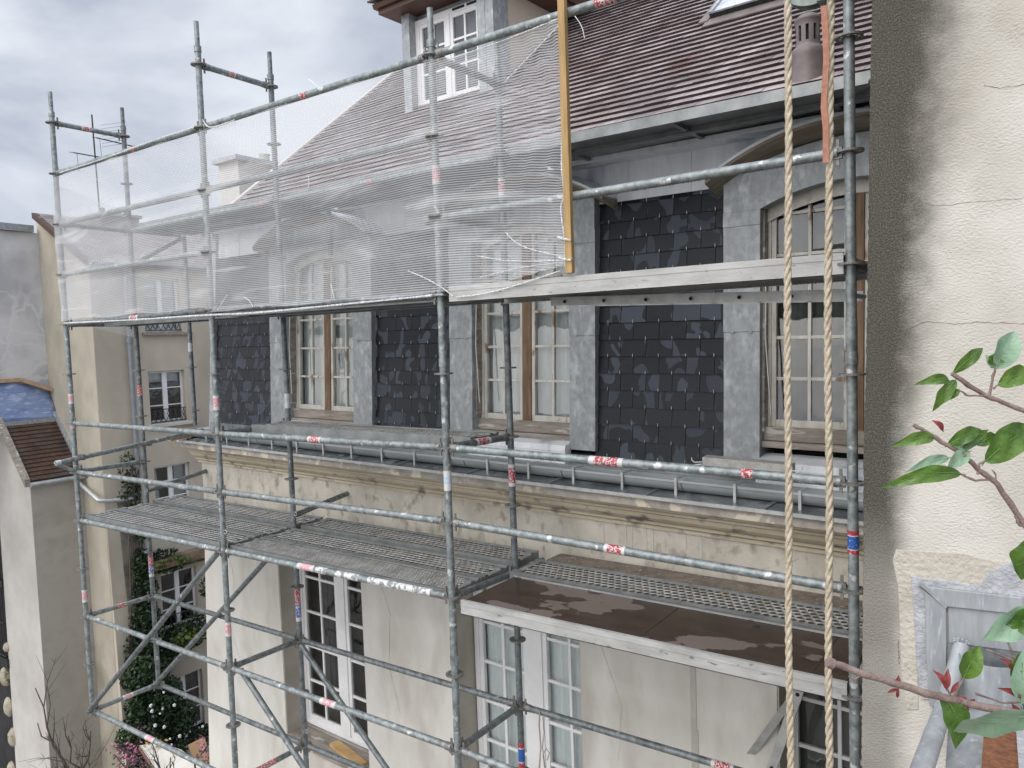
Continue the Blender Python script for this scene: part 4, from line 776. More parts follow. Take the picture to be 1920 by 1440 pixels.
# safety pins (looped wire) at deck level
def pin(p):
    m = MB(); p = np.array(p); c = p + np.array([.045, -.03, .02]); pts = [p, p + np.array([.02, -.012, .004])] + [c + np.array([.018 * math.cos(a), 0, .018 * math.sin(a)]) for a in np.linspace(-2.6, 3.2, 12)]; m.tube(pts, .0032, 6); return m.build('locking_pin', M_ladder, scaf)
pin((SX[3] + .02, -.01, -1.87)); pin((SX[2] + .03, -.01, -1.83)); pin((SX[2] + .02, BY, -1.83)); pin((SX[3] + .02, BY, -1.83)); pin((SX[3] + .02, BY, -3.70)); pin((SX[2] + .02, BY, -3.86))

# ------------------------------------------------------------------ steel deck boards
def deck_mesh(L_, W_, py=.038, px=.052, closed=False):
    m = MB(); H = .055
    # side channels
    for y0, s in ((0, 1), (W_, -1)):
        m.box((0, y0, -H), (L_, y0 + s * .004, .012), 1); m.box((0, y0 + s * .004, .006), (L_, y0 + s * .022, .012), 1); m.box((0, y0 + s * .004, -H), (L_, y0 + s * .02, -H + .004), 1); m.box((0, y0 + s * .022, 0.0), (L_, y0 + s * .03, .006), 1)
    m.box((0, .004, -.05), (.004, W_ - .004, .0), 1); m.box((L_ - .004, .004, -.05), (L_, W_ - .004, .0), 1); m.box((.01, .03, -.001), (.05, W_ - .03, .0)); m.box((L_ - .05, .03, -.001), (L_ - .01, W_ - .03, .0))
    for xx in (.3, L_ * .5, L_ - .3): m.box((xx, .01, -.045), (xx + .03, W_ - .01, -.02), 1)
    for xx in (.02, L_ - .06):
        for yy in (.05, W_ - .09): m.box((xx - .03, yy, -.05), (xx + .05, yy + .04, .008), 1)
    ny = int((W_ - .06) / py); py = (W_ - .06) / ny; nx = int((L_ - .10) / px); px = (L_ - .10) / nx
    for j in range(ny):
        off = px / 2 if j % 2 else 0
        for i in range(nx):
            x0 = .05 + i * px + off; y0 = .03 + j * py
            if x0 + px > L_ - .04: continue
            cx, cy = x0 + px / 2, y0 + py / 2; a, b = px * .39, py * .37
            O = [(x0, y0, 0), (cx, y0, 0), (x0 + px, y0, 0), (x0 + px, cy, 0), (x0 + px, y0 + py, 0), (cx, y0 + py, 0), (x0, y0 + py, 0), (x0, cy, 0)]
            I = [(cx + a * math.cos(t), cy + b * math.sin(t), .0055) for t in [-2.356 + .7854 * q for q in range(8)]]
            Bt = [(cx + a * .85 * math.cos(t), cy + b * .85 * math.sin(t), -.014) for t in [-2.356 + .7854 * q for q in range(8)]]
            o = [m.pt(p) for p in O]; ii = [m.pt(p) for p in I]; bb = [m.pt(p) for p in Bt]
            for q in range(8): m.face((o[q], o[(q + 1) % 8], ii[(q + 1) % 8], ii[q])); m.face((ii[q], ii[(q + 1) % 8], bb[(q + 1) % 8], bb[q]), 2)
    if closed: m.box((.005, .006, -.020), (L_ - .005, W_ - .006, -.016), 1)
    me = bpy.data.meshes.new('scaffold_board'); me.from_pydata(m.v, [], m.f); me.polygons.foreach_set('material_index', m.m); me.materials.append(M_deck); me.materials.append(M_deckside); me.materials.append(M_holeshade)
    return me
DM = deck_mesh(2.40, .325); DC = deck_mesh(2.40, .325, closed=True); DR = deck_mesh(2.40, .355, .046, .050); DF = deck_mesh(2.40, .325, .022, .026)
def board(bay, y0, z, label, me=DM, dx=0):
    i = bay[0]; o = bpy.data.objects.new('scaffold_board', me); o.location = (SX[i] + .035 + dx, y0, z); link(o, None, o.location)
    return tag(o, label, 'scaffold board', 'perforated steel scaffold boards')
ZD = -1.955
board(A_, .025, ZD, 'perforated steel board at the front of the left lower deck, end by the outermost standard')
board(A_, .365, ZD, 'middle perforated steel board of the left lower deck, between two other boards')
board(A_, .765, ZD + .01, 'rear leaf-strewn steel board of the left lower deck, nearest the house wall')
board(B_, .025, ZD, 'finely dimpled steel board at the front of the middle lower deck beside the plywood deck', DF)
board(B_, .365, ZD, 'middle steel board of the central lower deck, with a red mark on its edge')
board(B_, .765, ZD + .01, 'rear steel board of the central lower deck, along the beige frieze wall')
board(C_, .60, ZD - .01, 'steel board with round raised holes lying between brown plywood and the dirty grey board', DR)
board(B_, .30, -.965, 'steel board at rail height in front of the gutter, below the middle net bay')
for bay, t in ((A_, 'left'), (B_, 'middle'), (C_, 'right')):
    board(bay, .76, 1.06, 'outer steel board of the high inner platform, %s bay, below the tiled roof' % t, DC); board(bay, 1.10, 1.06, 'inner steel board of the high inner platform, %s bay, nearest the mansard' % t, DC)
board(A_, .36, .03, 'steel board at net-bottom level in the left bay, seen from below'); board(B_, .03, .02, 'steel board under the bottom edge of the net in the middle bay, front one'); board(B_, .37, .02, 'steel board under the bottom edge of the net in the middle bay, rear one')

# trapdoor decks of plywood with aluminium side beams
def ply_deck(name, z, y0, y1, label, x0=-2.37, x1=-.03, hz=.085):
    t = thing(name, label, 'scaffold deck', (x0, y0, z - hz))
    m = MB(); m.box((x0 + .01, y0 + .02, z - .012), (x1 - .01, y1 - .02, z)); pl = m.build('plywood_sheet', M_ply, t)
    j = MB()
    for xx in (-1.12, -.20): j.box((xx, y0 + .025, z), (xx + .005, y1 - .025, z + .0012))
    j.lathe((-.62, y1 - .10, z), [(.0, .0012), (.022, .0012), (.024, 0)], 12); j.build('joint', M_dark, pl)
    b = MB()
    for ya, s in ((y0, 1), (y1, -1)):
        b.box((x0, ya, z - hz), (x1, ya + s * .004, z + .006)); b.box((x0, ya, z - hz), (x1, ya + s * .035, z - hz + .004)); b.box((x0, ya + s * .004, z + .002), (x1, ya + s * .024, z + .006)); b.box((x0, ya - s * .003, z - .026), (x1, ya, z - .020))
    b.build('side_beam', M_alu, t)
    c = MB()
    for xx in (x0 + .02, x0 + .8, x0 + 1.55, x1 - .06): c.box((xx, y0 + .01, z - .06), (xx + .04, y1 - .01, z - .014))
    c.build('cross_bearer', M_galvd, t); return t
ply_deck('plywood_deck', -1.968, -.035, .565, 'wet brown plywood deck with whitewashed edge beam in the lower right bay')
ply_deck('plywood_deck', .045, -.03, .565, 'upper plywood deck with scuffed whitewashed edge beam, just above the flat ladder', hz=.095)
db = MB(); db.box((-2.36, .965, -1.985), (-.02, 1.175, -1.955)); o = db.build('grey_board', M_plyd, None, .003); tag(o, 'dirty grey wooden board with dead leaves against the beige wall', 'board')
lv = MB()
for k in range(60):
    x, y = ru(-2.2, -.1), ru(.62, 1.15); a = ru(0, 6.28); r = ru(.006, .016); z = -1.948 + ru(0, .003)
    lv.poly([(x + r * math.cos(a), y + r * math.sin(a), z), (x + r * .5 * math.cos(a + 1.6), y + r * .5 * math.sin(a + 1.6), z + .004), (x - r * math.cos(a), y - r * math.sin(a), z), (x + r * .5 * math.cos(a - 1.6), y + r * .5 * math.sin(a - 1.6), z + .002)])
for k in range(70):
    x, y = ru(-7.3, -2.6), ru(.05, 1.05); a = ru(0, 6.28); r = ru(.006, .018); z = -1.944 + ru(0, .004)
    lv.poly([(x + r * math.cos(a), y + r * math.sin(a), z), (x + r * .5 * math.cos(a + 1.6), y + r * .5 * math.sin(a + 1.6), z + .006), (x - r * math.cos(a), y - r * math.sin(a), z), (x + r * .5 * math.cos(a - 1.6), y + r * .5 * math.sin(a - 1.6), z + .002)])
o = lv.build('dead_leaves', mat('dead_leaf', (.20, .10, .035), (.42, .26, .09), 30, .8, island=.3)); tag(o, None, None, None, 'stuff')

# ladder stored flat beneath the right platform
ld = thing('ladder', 'aluminium ladder lying flat on edge under the whitewashed platform beam, rung ends showing', 'ladder', (-1, .5, -.12))
for yy in (.50, .86):
    m = MB(); m.hexa([(-1.95, yy, -.085), (-.12, yy, -.150), (-.12, yy + .025, -.150), (-1.95, yy + .025, -.085), (-1.95, yy, -.03), (-.12, yy, -.092), (-.12, yy + .025, -.092), (-1.95, yy + .025, -.03)]); m.build('rail', M_ladder, ld)
for k in range(7):
    x = -1.84 + .286 * k; z = -.0605 - (x + 1.95) * .034; m = MB(); m.tube([(x, .494, z), (x, .895, z)], .015, 14); r_ = m.build('rung', M_ladder, ld)
    m = MB(); m.tube([(x, .492, z), (x, .4935, z)], .011, 14); m.build('rung_bore', M_dark, r_)
# leaning ladder at the lower right, in front of the lower window
l2 = thing('folding_ladder', 'grey aluminium ladder leaning in front of the lower right window, behind the ropes', 'ladder', (-.9, .9, -4))
p0, p1 = atp(1, .95, 1502, 1283), atp(1, .95, 1447, 1440); d = p1 - p0
m = MB(); q1 = p0 + d * 1.6; m.hexa([q1 + [-.03, 0, 0], q1 + [.03, 0, 0], q1 + [.03, .03, 0], q1 + [-.03, .03, 0], p0 + [-.03, 0, 0], p0 + [.03, 0, 0], p0 + [.03, .03, 0], p0 + [-.03, .03, 0]]); m.build('rail', M_ladder, l2)
m = MB(); m.hexa([q1 + [-.23, .3, .1], q1 + [-.17, .3, .1], q1 + [-.17, .33, .1], q1 + [-.23, .33, .1], p0 + [-.02, .04, 0], p0 + [.03, .04, 0], p0 + [.03, .07, 0], p0 + [-.02, .07, 0]]); m.build('strut', M_ladder, l2)
for t in (.12, .3, 1.0, 1.3):
    m = MB(); c = p0 + d * t; m.tube([c + [0, -.004, 0], c + [0, .02, 0]], .012, 12); m.build('rung_bore', M_dark, l2)

# grey steel channel with wire hooks lying on the gutter
tb = thing('steel_channel', 'short grey steel channel with wire hooks, lying above the gutter by the right dormer', 'steel channel', (-.8, .9, -1.15))
m = MB(); a, b = np.array([-1.115, .95, -1.10]), np.array([-.55, .95, -1.115])
m.hexa([a + [0, 0, -.06], b + [0, 0, -.06], b + [0, .09, -.06], a + [0, .09, -.06], a, b, b + [0, .09, .004], a + [0, .09, .004]]); m.build('channel_body', mat('worn_grey_steel', (.32, .31, .28), (.50, .49, .46), 20, .6, .1, .1, 80, (.48, .47, .43), 12, (.55, .62)), tb, .004)
for e_, s in ((a, -1), (b, 1)):
    m = MB(); m.tube([e_ + [0, -.004, -.03], e_ + [s * .05, -.01, -.035], e_ + [s * .065, -.01, -.02], e_ + [s * .067, -.01, -.005]], .0035, 6); m.tube([e_ + [0, -.004, -.045], e_ + [s * .045, -.015, -.05]], .0035, 6); m.build('hook', M_whitep, tb)

# ------------------------------------------------------------------ timber post and net
XP = -1.47
tp_ = MB(); tp_.box((XP - .022, -.062, .065), (XP + .022, -.026, 1.85)); o = tp_.build('timber_post', M_timber, None, .004); tag(o, 'yellow softwood batten tied upright to the rails at the free end of the white net', 'timber batten')
net = MB(); NU, NV = 150, 44; zt_, zb0 = 1.47, .012; grid = []
xa, xb = SX[3] - .03, XP - .005
for i in range(NU + 1):
    rowv = []
    s = i / NU; x = xa + (xb - xa) * s
    for j in range(NV + 1):
        t = j / NV
        bot = zb0 + .02 * math.sin(x * 7) * .4
        if x < SX[2]: bot += .03
        if x > SX[1]:  # the hem climbs towards the batten
            q = (x - SX[1]) / (xb - SX[1]); bot += .095 * q ** 2 + .015 * math.sin(q * 3.1)
        top = zt_ - (.035 * math.sin((x - SX[1]) / (xb - SX[1]) * 3.14) if x > SX[1] else (.012 * abs(math.sin(x * 4))))
        z = bot + (top - bot) * t
        y = -.031 + .006 * math.sin(x * 9 + z * 3) + .004 * math.sin(z * 17 + x * 2)
        if x > SX[1]:
            q = (x - SX[1]) / (xb - SX[1]); y += -.012 * q + .018 * q * math.sin(x * 40 + 4 * math.sin(z * 5)) * (1 if q > .45 else 0) + .05 * math.sin(q * 3.1) * math.sin(t * 3.1)
        elif x < SX[2] - .1: y += .05 * math.sin((x - xa) / (SX[2] - xa) * 3.1) * math.sin(t * 3.1)
        else: y += .03 * math.sin((x - SX[2]) / 2.47 * 3.1) * math.sin(t * 6.2)
        if y > -.0255 and any(abs(z - h) < .06 for h in (0, .5, 1.0, 1.5)): y = -.028
        rowv.append((net.pt((x, y, z)), (x, z - .03 * math.sin(x * 1.9) * math.sin(t * 3.1) + (.07 * ((x - SX[1]) / (xb - SX[1])) ** 2 * (1 - t) if x > SX[1] else 0))))
    grid.append(rowv)
for i in range(NU):
    for j in range(NV):
        c = [grid[i][j], grid[i + 1][j], grid[i + 1][j + 1], grid[i][j + 1]]; net.face([q[0] for q in c], 0, True); net.uv[len(net.f) - 1] = [q[1] for q in c]
no = net.build('debris_net', M_net); tag(no, 'white debris netting stretched over the upper scaffold rails, fraying towards the yellow batten', 'netting')
def fold(pts, r, mt=None, nm='net_fold', par=None):
    P = [np.array(p, float) for p in pts]; out = []
    for _ in range(3):
        out = [P[0]]
        for a, b in zip(P[:-1], P[1:]): out += [a * .75 + b * .25, a * .25 + b * .75]
        out.append(P[-1]); P = out
    m = MB(); m.tube(out, r, 7, radii=[r * ru(.7, 1.15) for _ in out]); return m.build(nm, mt or M_fold, no if par is None else par)
def pn(px, py, y=-.045): return atp(1, y, px, py)
fold([pn(120, 606), pn(250, 600), pn(395, 590), pn(470, 588), pn(620, 573), pn(830, 552)], .008)
fold([pn(765, 508), pn(800, 522), pn(835, 543), pn(850, 556)], .004); fold([pn(855, 557), pn(900, 553), pn(960, 538), pn(1050, 508)], .005)
fold([pn(948, 435), pn(965, 455), pn(1000, 470), pn(1055, 481)], .0035); fold([pn(895, 480), pn(960, 491), pn(1055, 488)], .0035); fold([pn(900, 520), pn(980, 500), pn(1056, 492)], .0025)
fold([pn(112, 324), pn(200, 296), pn(290, 262), pn(372, 236)], .006); fold([pn(380, 225), pn(392, 243), pn(440, 225)], .006); fold([pn(840, 112), pn(940, 78), pn(1060, 30)], .004); fold([pn(945, 155), pn(1000, 98), pn(1060, 35)], .004)
fold([pn(1056, 90), pn(1058, 200), pn(1052, 300), pn(1056, 345), pn(1062, 372), pn(1050, 380), pn(1056, 430), pn(1060, 455), pn(1060, 500)], .006)
for (xx, yy) in ((1057, 448), (1058, 486)): fold([pn(xx - 12, yy - 4, -.07), pn(xx, yy, -.075), pn(xx + 13, yy + 2, -.07)], .007)
for pts in (((408, 582), (418, 565), (426, 552)), ((457, 557), (468, 563), (474, 575)), ((620, 532), (624, 548), (627, 562)), ((578, 330), (580, 345), (577, 352)), ((1078, 30), (1092, 50), (1096, 72)), ((578, 148), (590, 158), (600, 166)), ((1068, 505), (1074, 483), (1068, 478))):
    fold([pn(*p, -.055) for p in pts], .0022, M_white_wire, 'tie')
# crossing folds of the net return at the far left end
ne = MB(); k0 = []
for i in range(13):
    yv = -.03 + .75 * i / 12; r2 = []
    for j in range(13):
        z = .04 + 1.36 * j / 12; r2.append((ne.pt((SX[3] - .035 + .02 * math.sin(yv * 9 + z * 5), yv, z - .18 * (i / 12))), (yv, z)))
    k0.append(r2)
for i in range(12):
    for j in range(12):
        c = [k0[i][j], k0[i + 1][j], k0[i + 1][j + 1], k0[i][j + 1]]; ne.face([q[0] for q in c], 0, True); ne.uv[len(ne.f) - 1] = [q[1] for q in c]
ne.build('net_return', M_net, no)

# ------------------------------------------------------------------ ropes, pulley, webbing
def rope(name, pts, label, r=.0138, lead=.14):
    P = [np.array(p, float) for p in pts]; Ls = [0]
    for a, b in zip(P[:-1], P[1:]): Ls.append(Ls[-1] + np.linalg.norm(b - a))
    nn = int(Ls[-1] / lead * 14); m = MB()
    ctr = []
    for k in range(nn + 1):
        s = Ls[-1] * k / nn; i = max(j for j in range(len(Ls)) if Ls[j] <= s + 1e-9); i = min(i, len(P) - 2); t = (s - Ls[i]) / (Ls[i + 1] - Ls[i]); ctr.append(P[i] + (P[i + 1] - P[i]) * t + np.array([.0022 * math.sin(s * 5.1 + P[0][0] * 40), .002 * math.sin(s * 7), 0]))
    for q in range(3):
        m.tube([c + np.array([math.cos(-2 * math.pi * k / 14 + q * 2.094), math.sin(-2 * math.pi * k / 14 + q * 2.094), 0]) * r * (.50 + .03 * math.sin(k * .07)) for k, c in enumerate(ctr)], r * .56, 8)
    for k in range(800):   # loose hemp hairs
        c = ctr[int(ru(0, len(ctr) - 1))]; a = ru(0, 6.28); p = c + np.array([math.cos(a), math.sin(a), 0]) * r * .95; e_ = p + np.array([math.cos(a), math.sin(a), ru(-.8, .8)]) * ru(.002, .008)
        m.face([m.pt(p), m.pt(p + [0, 0, .0006]), m.pt(e_)])
    return tag(m.build(name, M_rope), label, 'rope', 'hoist ropes hanging from the pulley')
YR = -.8
rope('rope', [atp(1, YR, 1478, -60), atp(1, YR, 1478, 300), atp(1, YR, 1477, 800), atp(1, YR, 1480, 1200), atp(1, YR, 1482, 1500)], 'thick twisted hemp rope hanging from the pulley, left one of the pair')
rope('rope', [atp(1, YR, 1560, -60), atp(1, YR, 1556, 150), atp(1, YR, 1553, 500), atp(1, YR, 1554, 900), atp(1, YR, 1555, 1500)], 'thick twisted hemp rope beside the orange strap, right one of the pair')
pc = atp(1, YR, 1522, -58); pl = thing('pulley', 'greenish grey hoist pulley at the top of the ropes', 'pulley', tuple(pc))
def disc_y(c, r_, h, mi=0, m=None, n=32):
    m = m or MB(); m.tube([np.array(c) + [0, -h / 2, 0], np.array(c) + [0, h / 2, 0]], r_, n); return m
m = disc_y(pc, .127, .006); disc_y(pc + [0, .045, 0], .127, .006, m=m); disc_y(pc + [0, .022, 0], .10, .04, m=m); m.build('wheel', M_pulley, pl)
m = MB(); m.box(tuple(pc + [.02, -.02, -.125]), tuple(pc + [.06, .065, .3])); m.build('bracket', M_pulley, pl); m = MB(); m.tube([pc + [.065, -.025, -.105], pc + [.065, .05, -.105]], .012, 6); m.tube([pc + [.05, -.035, -.105], pc + [.10, -.035, -.095]], .006, 6); m.build('bolt', M_ladder, pl)
m = MB(); L0 = [(1544, 10), (1547, 60), (1549, 110), (1546, 160), (1544, 200), (1548, 240), (1548, 305)]
P = [atp(1, YR - .03, *q) for q in L0]
for a, b in zip(P[:-1], P[1:]):
    m.hexa([b + [-.010, 0, 0], b + [.010, .004, 0], b + [.010, .007, 0], b + [-.010, .003, 0], a + [-.010, 0, 0], a + [.010, .004, 0], a + [.010, .007, 0], a + [-.010, .003, 0]])
tag(m.build('webbing_strap', M_strap), 'faded orange webbing strap hanging beside the right hoist rope', 'strap')
# cables hanging at the lower windows
m = MB()
def cable(pts, r): m.tube(pts, r, 7)
cable([pn(1012, 1334, -.03 + BY), pn(1011, 1360, BY - .03), pn(1014, 1400, BY - .03), pn(1011, 1445, BY - .03)], .006); cable([pn(1018, 1345, BY - .03), pn(1020, 1375, BY - .03), pn(1017, 1400, BY - .03), pn(1022, 1440, BY - .03)], .0045)
cable([pn(1022, 1445, BY - .05), pn(1018, 1415, BY - .05), pn(1024, 1403, BY - .05), pn(1030, 1412, BY - .05), pn(1026, 1425, BY - .05)], .005)
tag(m.build('extension_cable', M_cable), 'thin beige cables dangling from the rail before the white curtained window', 'cable')
m = MB(); p = pn(638, 1412, 1.32); q = [(-5.62, 1.14, -4.596), (-4.95, 1.10, -4.596)]
m.box((-.30, -.055, 0), (.30, .055, .03)); o = m.build('offcut_plank', mat('ochre_plank', (.42, .26, .10), (.55, .37, .17), 9, .7)); o.location = G(-5.25, .10, -4.598); o.rotation_euler = (0, 0, -.25); tag(o, 'short ochre wooden plank lying on the stone sill of the lower left window', 'plank')

# ================================================================== RIGHT PARTY WALL
YW = -.9
pwl = thing('party_wall', 'tall cream roughcast wall with a black weather stain down its left edge, at the right', 'wall', (1.5, .5, -12.6))
edge = [(1614, 1440), (1616, 1200), (1617, 1050), (1618, 850), (1622, 700), (1625, 560), (1627, 400), (1630, 150), (1634, 0)]
EP = [atp(1, YW, *p) for p in edge]; EP = [np.array([EP[0][0], YW, -12.6])] + EP + [np.array([EP[-1][0] + .03, YW, 3.2])]
m = MB()
# fine strip along the edge so the corner is uneven
zs_ = []; xs_ = []
for a, b in zip(EP[:-1], EP[1:]):
    nn = max(1, int(abs(b[2] - a[2]) / .012)) if a[2] > -3 else 1
    for k in range(nn): t = k / nn; zs_.append(a[2] + (b[2] - a[2]) * t); xs_.append(a[0] + (b[0] - a[0]) * t)
zs_.append(EP[-1][2]); xs_.append(EP[-1][0])
pr = None
for z, x in zip(zs_, xs_):
    j = ru(-.0016, .0016); c = [m.pt((x + j + .004, 3.0, z)), m.pt((x + j, YW + .012, z)), m.pt((x + j + .0035, YW + .003, z)), m.pt((x + .012, YW, z)), m.pt((4.0, YW, z)), m.pt((4.0, 3.0, z))]
    if pr:
        for q in range(5): m.face((pr[q], pr[q + 1], c[q + 1], c[q]), 0)
    pr = c
m.build('wall', M_rough, pwl)
def crack(pts, r=.0012):
    P = [atp(1, YW - .0005, *p) for p in pts]; out = []
    for a, b in zip(P[:-1], P[1:]):
        for t in np.linspace(0, 1, 12)[:-1]: out.append(a + (b - a) * t + np.array([ru(-.001, .001), 0, ru(-.0022, .0022)]))
    out.append(P[-1]); mm = MB(); rr = [r * ru(.3, 1.2) for _ in out]; mm.tube(out, r, 5, radii=rr); return mm.build('crack', mat('crack_shadow_earth', (.17, .13, .10)), pwl)
crack([(1700, 618), (1735, 603), (1790, 608), (1830, 604), (1920, 607)], .0010); crack([(1684, 1200), (1686, 1245)], .0014); crack([(1720, 378), (1760, 386), (1860, 376), (1915, 372)], .0007); crack([(1845, 160), (1875, 166), (1920, 158)], .0009); 
# patched render band round the niche
def W(px, py, y=YW): return atp(1, y, px, py)
m = MB(); b = [(1680, 1032), (1790, 1038), (1868, 1052), (1925, 1050), (1925, 1135), (1725, 1110), (1722, 1440), (1690, 1440), (1684, 1300), (1678, 1180), (1676, 1060)]
bb = MB()
def plate(pts, y0, y1, mt, name, par, bev=0): 
    mm = MB(); P = [atp(1, YW, *p) for p in pts]; mm.prism([(p[0], y0, p[2]) for p in P], (0, y1 - y0, 0)); return mm.build(name, mt, par, bev)
plate([(1680, 1030), (1810, 1038), (1865, 1052), (1925, 1050), (1925, 1130), (1720, 1096), (1722, 1330), (1700, 1330), (1690, 1250), (1684, 1100), (1674, 1050)], YW - .0035, YW + .002, mat('fresh_render_patch', (.42, .385, .325), (.54, .505, .44), 8, .9, 0, .9, 60), 'render_patch', pwl, .002)
plate([(1708, 1078), (1730, 1084), (1838, 1096), (1858, 1070), (1925, 1040), (1925, 1140), (1745, 1120), (1750, 1310), (1727, 1310), (1718, 1230), (1713, 1120)], YW - .008, YW - .003, M_cement, 'cement_band', pwl, .002)
zn = thing('zinc_niche', 'grey folded zinc frame and panel set in the roughcast wall, lower right', 'flashing', tuple(W(1800, 1300)))
plate([(1724, 1095), (1918, 1117), (1925, 1150), (1776, 1134)], YW - .022, YW - .009, M_zniche, 'frame', zn, .003)
plate([(1724, 1097), (1775, 1135), (1776, 1200), (1775, 1320), (1744, 1320), (1737, 1200), (1735, 1112)], YW - .020, YW - .009, M_zniche, 'frame', zn, .003)
plate([(1778, 1136), (1925, 1152), (1925, 1222), (1779, 1203)], YW - .010, YW - .006, M_zniche, 'panel', zn, .002)
plate([(1778, 1203), (1925, 1222), (1925, 1440), (1778, 1440)], YW - .007, YW - .0045, M_zincwet, 'panel', zn)
plate([(1722, 1088), (1730, 1090), (1779, 1132), (1775, 1137)], YW - .026, YW - .022, M_zinc, 'seam', zn)
m = MB(); c = W(1850, 1225, YW - .02); m.lathe((c[0] + .01, c[1] - .02, c[2] - .16), [(.085, 0), (.09, .14), (.088, .16)], 28); m.build('drum', M_zniche, zn)
m = MB(); m.lathe((c[0] + .0, c[1] - .05, c[2] - .17), [(.06, 0), (.10, -.01), (.12, -.03)], 28); m.build('drum_seal', M_soil, zn)
# tray with soil and the pipe coming towards us
tr = thing('zinc_tray', 'grey zinc tray holding rusty crumbs of soil under the foreground branches', 'tray', tuple(at(1860, 1440, 1.6)))
m = MB(); q = [W(1782, 1310, YW - .03), W(1925, 1330, YW - .03), at(1990, 1500, 1.9), at(1768, 1500, 1.9)]; m.prism([tuple(p) for p in q], (0, 0, -.01)); m.build('tray_sheet', M_zniche, tr)
m = MB(); q = [at(1845, 1372, 2.25), at(1905, 1380, 2.25), at(1912, 1480, 1.9), at(1838, 1480, 1.9)]; m.prism([tuple(p + [0, 0, .004]) for p in q], (0, 0, .008)); m.build('soil', M_soil, tr)
m = MB(); m.prism([tuple(p + [0, 0, .004]) for p in (at(1905, 1380, 2.25), at(1925, 1380, 2.25), at(1925, 1480, 1.9), at(1912, 1480, 1.9))], (0, 0, .02)); m.build('tray_fold', M_cement, tr)
m = MB(); m.tube([W(1803, 1208, YW - .02), W(1795, 1240, YW - .05), at(1768, 1330, 2.45), at(1728, 1445, 1.85), at(1700, 1560, 1.6)], .025, 20); m.tube([at(1752, 1375, 2.2), at(1747, 1390, 2.12)], .0262, 20)
pp = m.build('drain_pipe', M_zniche); tag(pp, 'light grey painted drain pipe slanting down out of the zinc niche', 'pipe')
m = MB(); c = W(1804, 1204, YW - .03); 
for k in range(30):
    a = ru(0, 6.28); r = ru(.012, .03); p = c + np.array([r * math.cos(a), -.006, r * .35 * math.sin(a) + .004]); m.lathe(tuple(p), [(.001, -.003), (.0045, 0), (.001, .003)], 6)
m.build('foam_collar', M_cement, pp)

# ================================================================== FOREGROUND BRANCHES
def leaf(par, base_, tip, wd, mt, curl=.12, nrm_=None, fold_=.25, name='leaf', bow=.11):
    b = np.array(base_, float); t = np.array(tip, float); d = t - b; Lh = np.linalg.norm(d); d /= Lh
    wd = wd * .78
    n_ = np.array(nrm_ if nrm_ is not None else -fw, float); n_ -= d * (n_ @ d); n_ /= np.linalg.norm(n_); s_ = np.cross(d, n_)
    sg0 = 1 if d @ rt < 0 else -1
    m = MB(); NL = 20; rows = []; ph = ru(0, 6); cv = []
    for i in range(NL + 1):
        q = i / NL; wv = wd * (math.sin(math.pi * q ** .85) ** .75 if 0 < q < 1 else 0) * (1 - .35 * max(0, q - .6) / .4) * (1 + .035 * math.sin(q * 17 + ph))
        c = b + d * Lh * q + s_ * sg0 * bow * Lh * math.sin(math.pi * q) + n_ * (curl * Lh * math.sin(math.pi * q) - .10 * Lh * q * q); cv.append(c)
        rows.append([m.pt(c + s_ * wv * e_ * .5 + n_ * (abs(e_) ** 1.5 * fold_ * wv * .5 + wv * .05 * math.sin(q * 14 + e_ * 4 + ph))) for e_ in (-1, -.66, -.33, 0, .33, .66, 1)])
    for i in range(NL):
        for j in range(6): m.face((rows[i][j], rows[i][j + 1], rows[i + 1][j + 1], rows[i + 1][j]), 0, True)
    mid = [c + n_ * .0004 for c in cv]; m.tube(mid, .0005, 5, 1, radii=[.0006 * (1.15 - i / NL) for i in range(NL + 1)])
    if wd > .013:
        for i in range(3, NL - 3, 2):
            for j in (0, 6):
                e_ = np.array(m.v[rows[min(i + 3, NL)][j]]); e_ = mid[i] + (e_ - mid[i]) * .8 + n_ * .0002; m.tube([mid[i], (mid[i] + e_) / 2 + n_ * .0003, e_], .0002, 4, 1, radii=[.0002, .00015, .0001])
    m.tube([b, b - d * Lh * .06 - s_ * sg0 * Lh * .03], .0006, 5, 1)
    return m.build(name, [mt, M_leafr if mt is M_leafr else (M_veinp if mt is M_leafp else M_vein)], par)
def twig(par, pts, r0_, r1_, name='stem'):
    P = []; pts = [np.array(p) for p in pts]
    for a, b in zip(pts[:-1], pts[1:]):
        for t in (0, .33, .66): P.append(a + (b - a) * t + np.array([ru(-.0006, .0006) for _ in range(3)]))
    P.append(pts[-1]); m = MB(); rr = [r0_ + (r1_ - r0_) * k / (len(P) - 1) + (.0005 if k % 4 == 0 else 0) for k in range(len(P))]; m.tube(P, r0_, 10, radii=rr); return m.build(name, M_bark, par)
Dn = .95
def br(x, y, d=Dn): return at(x, y, d)
b1 = thing('leafy_branch', 'upper purplish twig with few curved green leaves, reaching in from the right edge', 'branch', tuple(br(1900, 760)), 'foreground branches')
twig(b1, [br(1960, 785), br(1920, 770), br(1880, 755), br(1850, 742), br(1815, 722), br(1785, 700)], .0026, .0028); twig(b1, [br(1855, 740), br(1861, 712), br(1866, 690)], .0016, .0013); twig(b1, [br(1845, 742), br(1815, 742), br(1800, 733)], .0013, .001); twig(b1, [br(1862, 728), br(1880, 715), br(1895, 706)], .001, .001)
leaf(b1, br(1786, 700), br(1848, 652), .020, M_leaf, .25); leaf(b1, br(1780, 714), br(1716, 722), .017, M_leaf, .3); leaf(b1, br(1792, 712), br(1752, 772), .022, M_leaf, .15); leaf(b1, br(1798, 730), br(1782, 750), .012, M_leaf, .1)
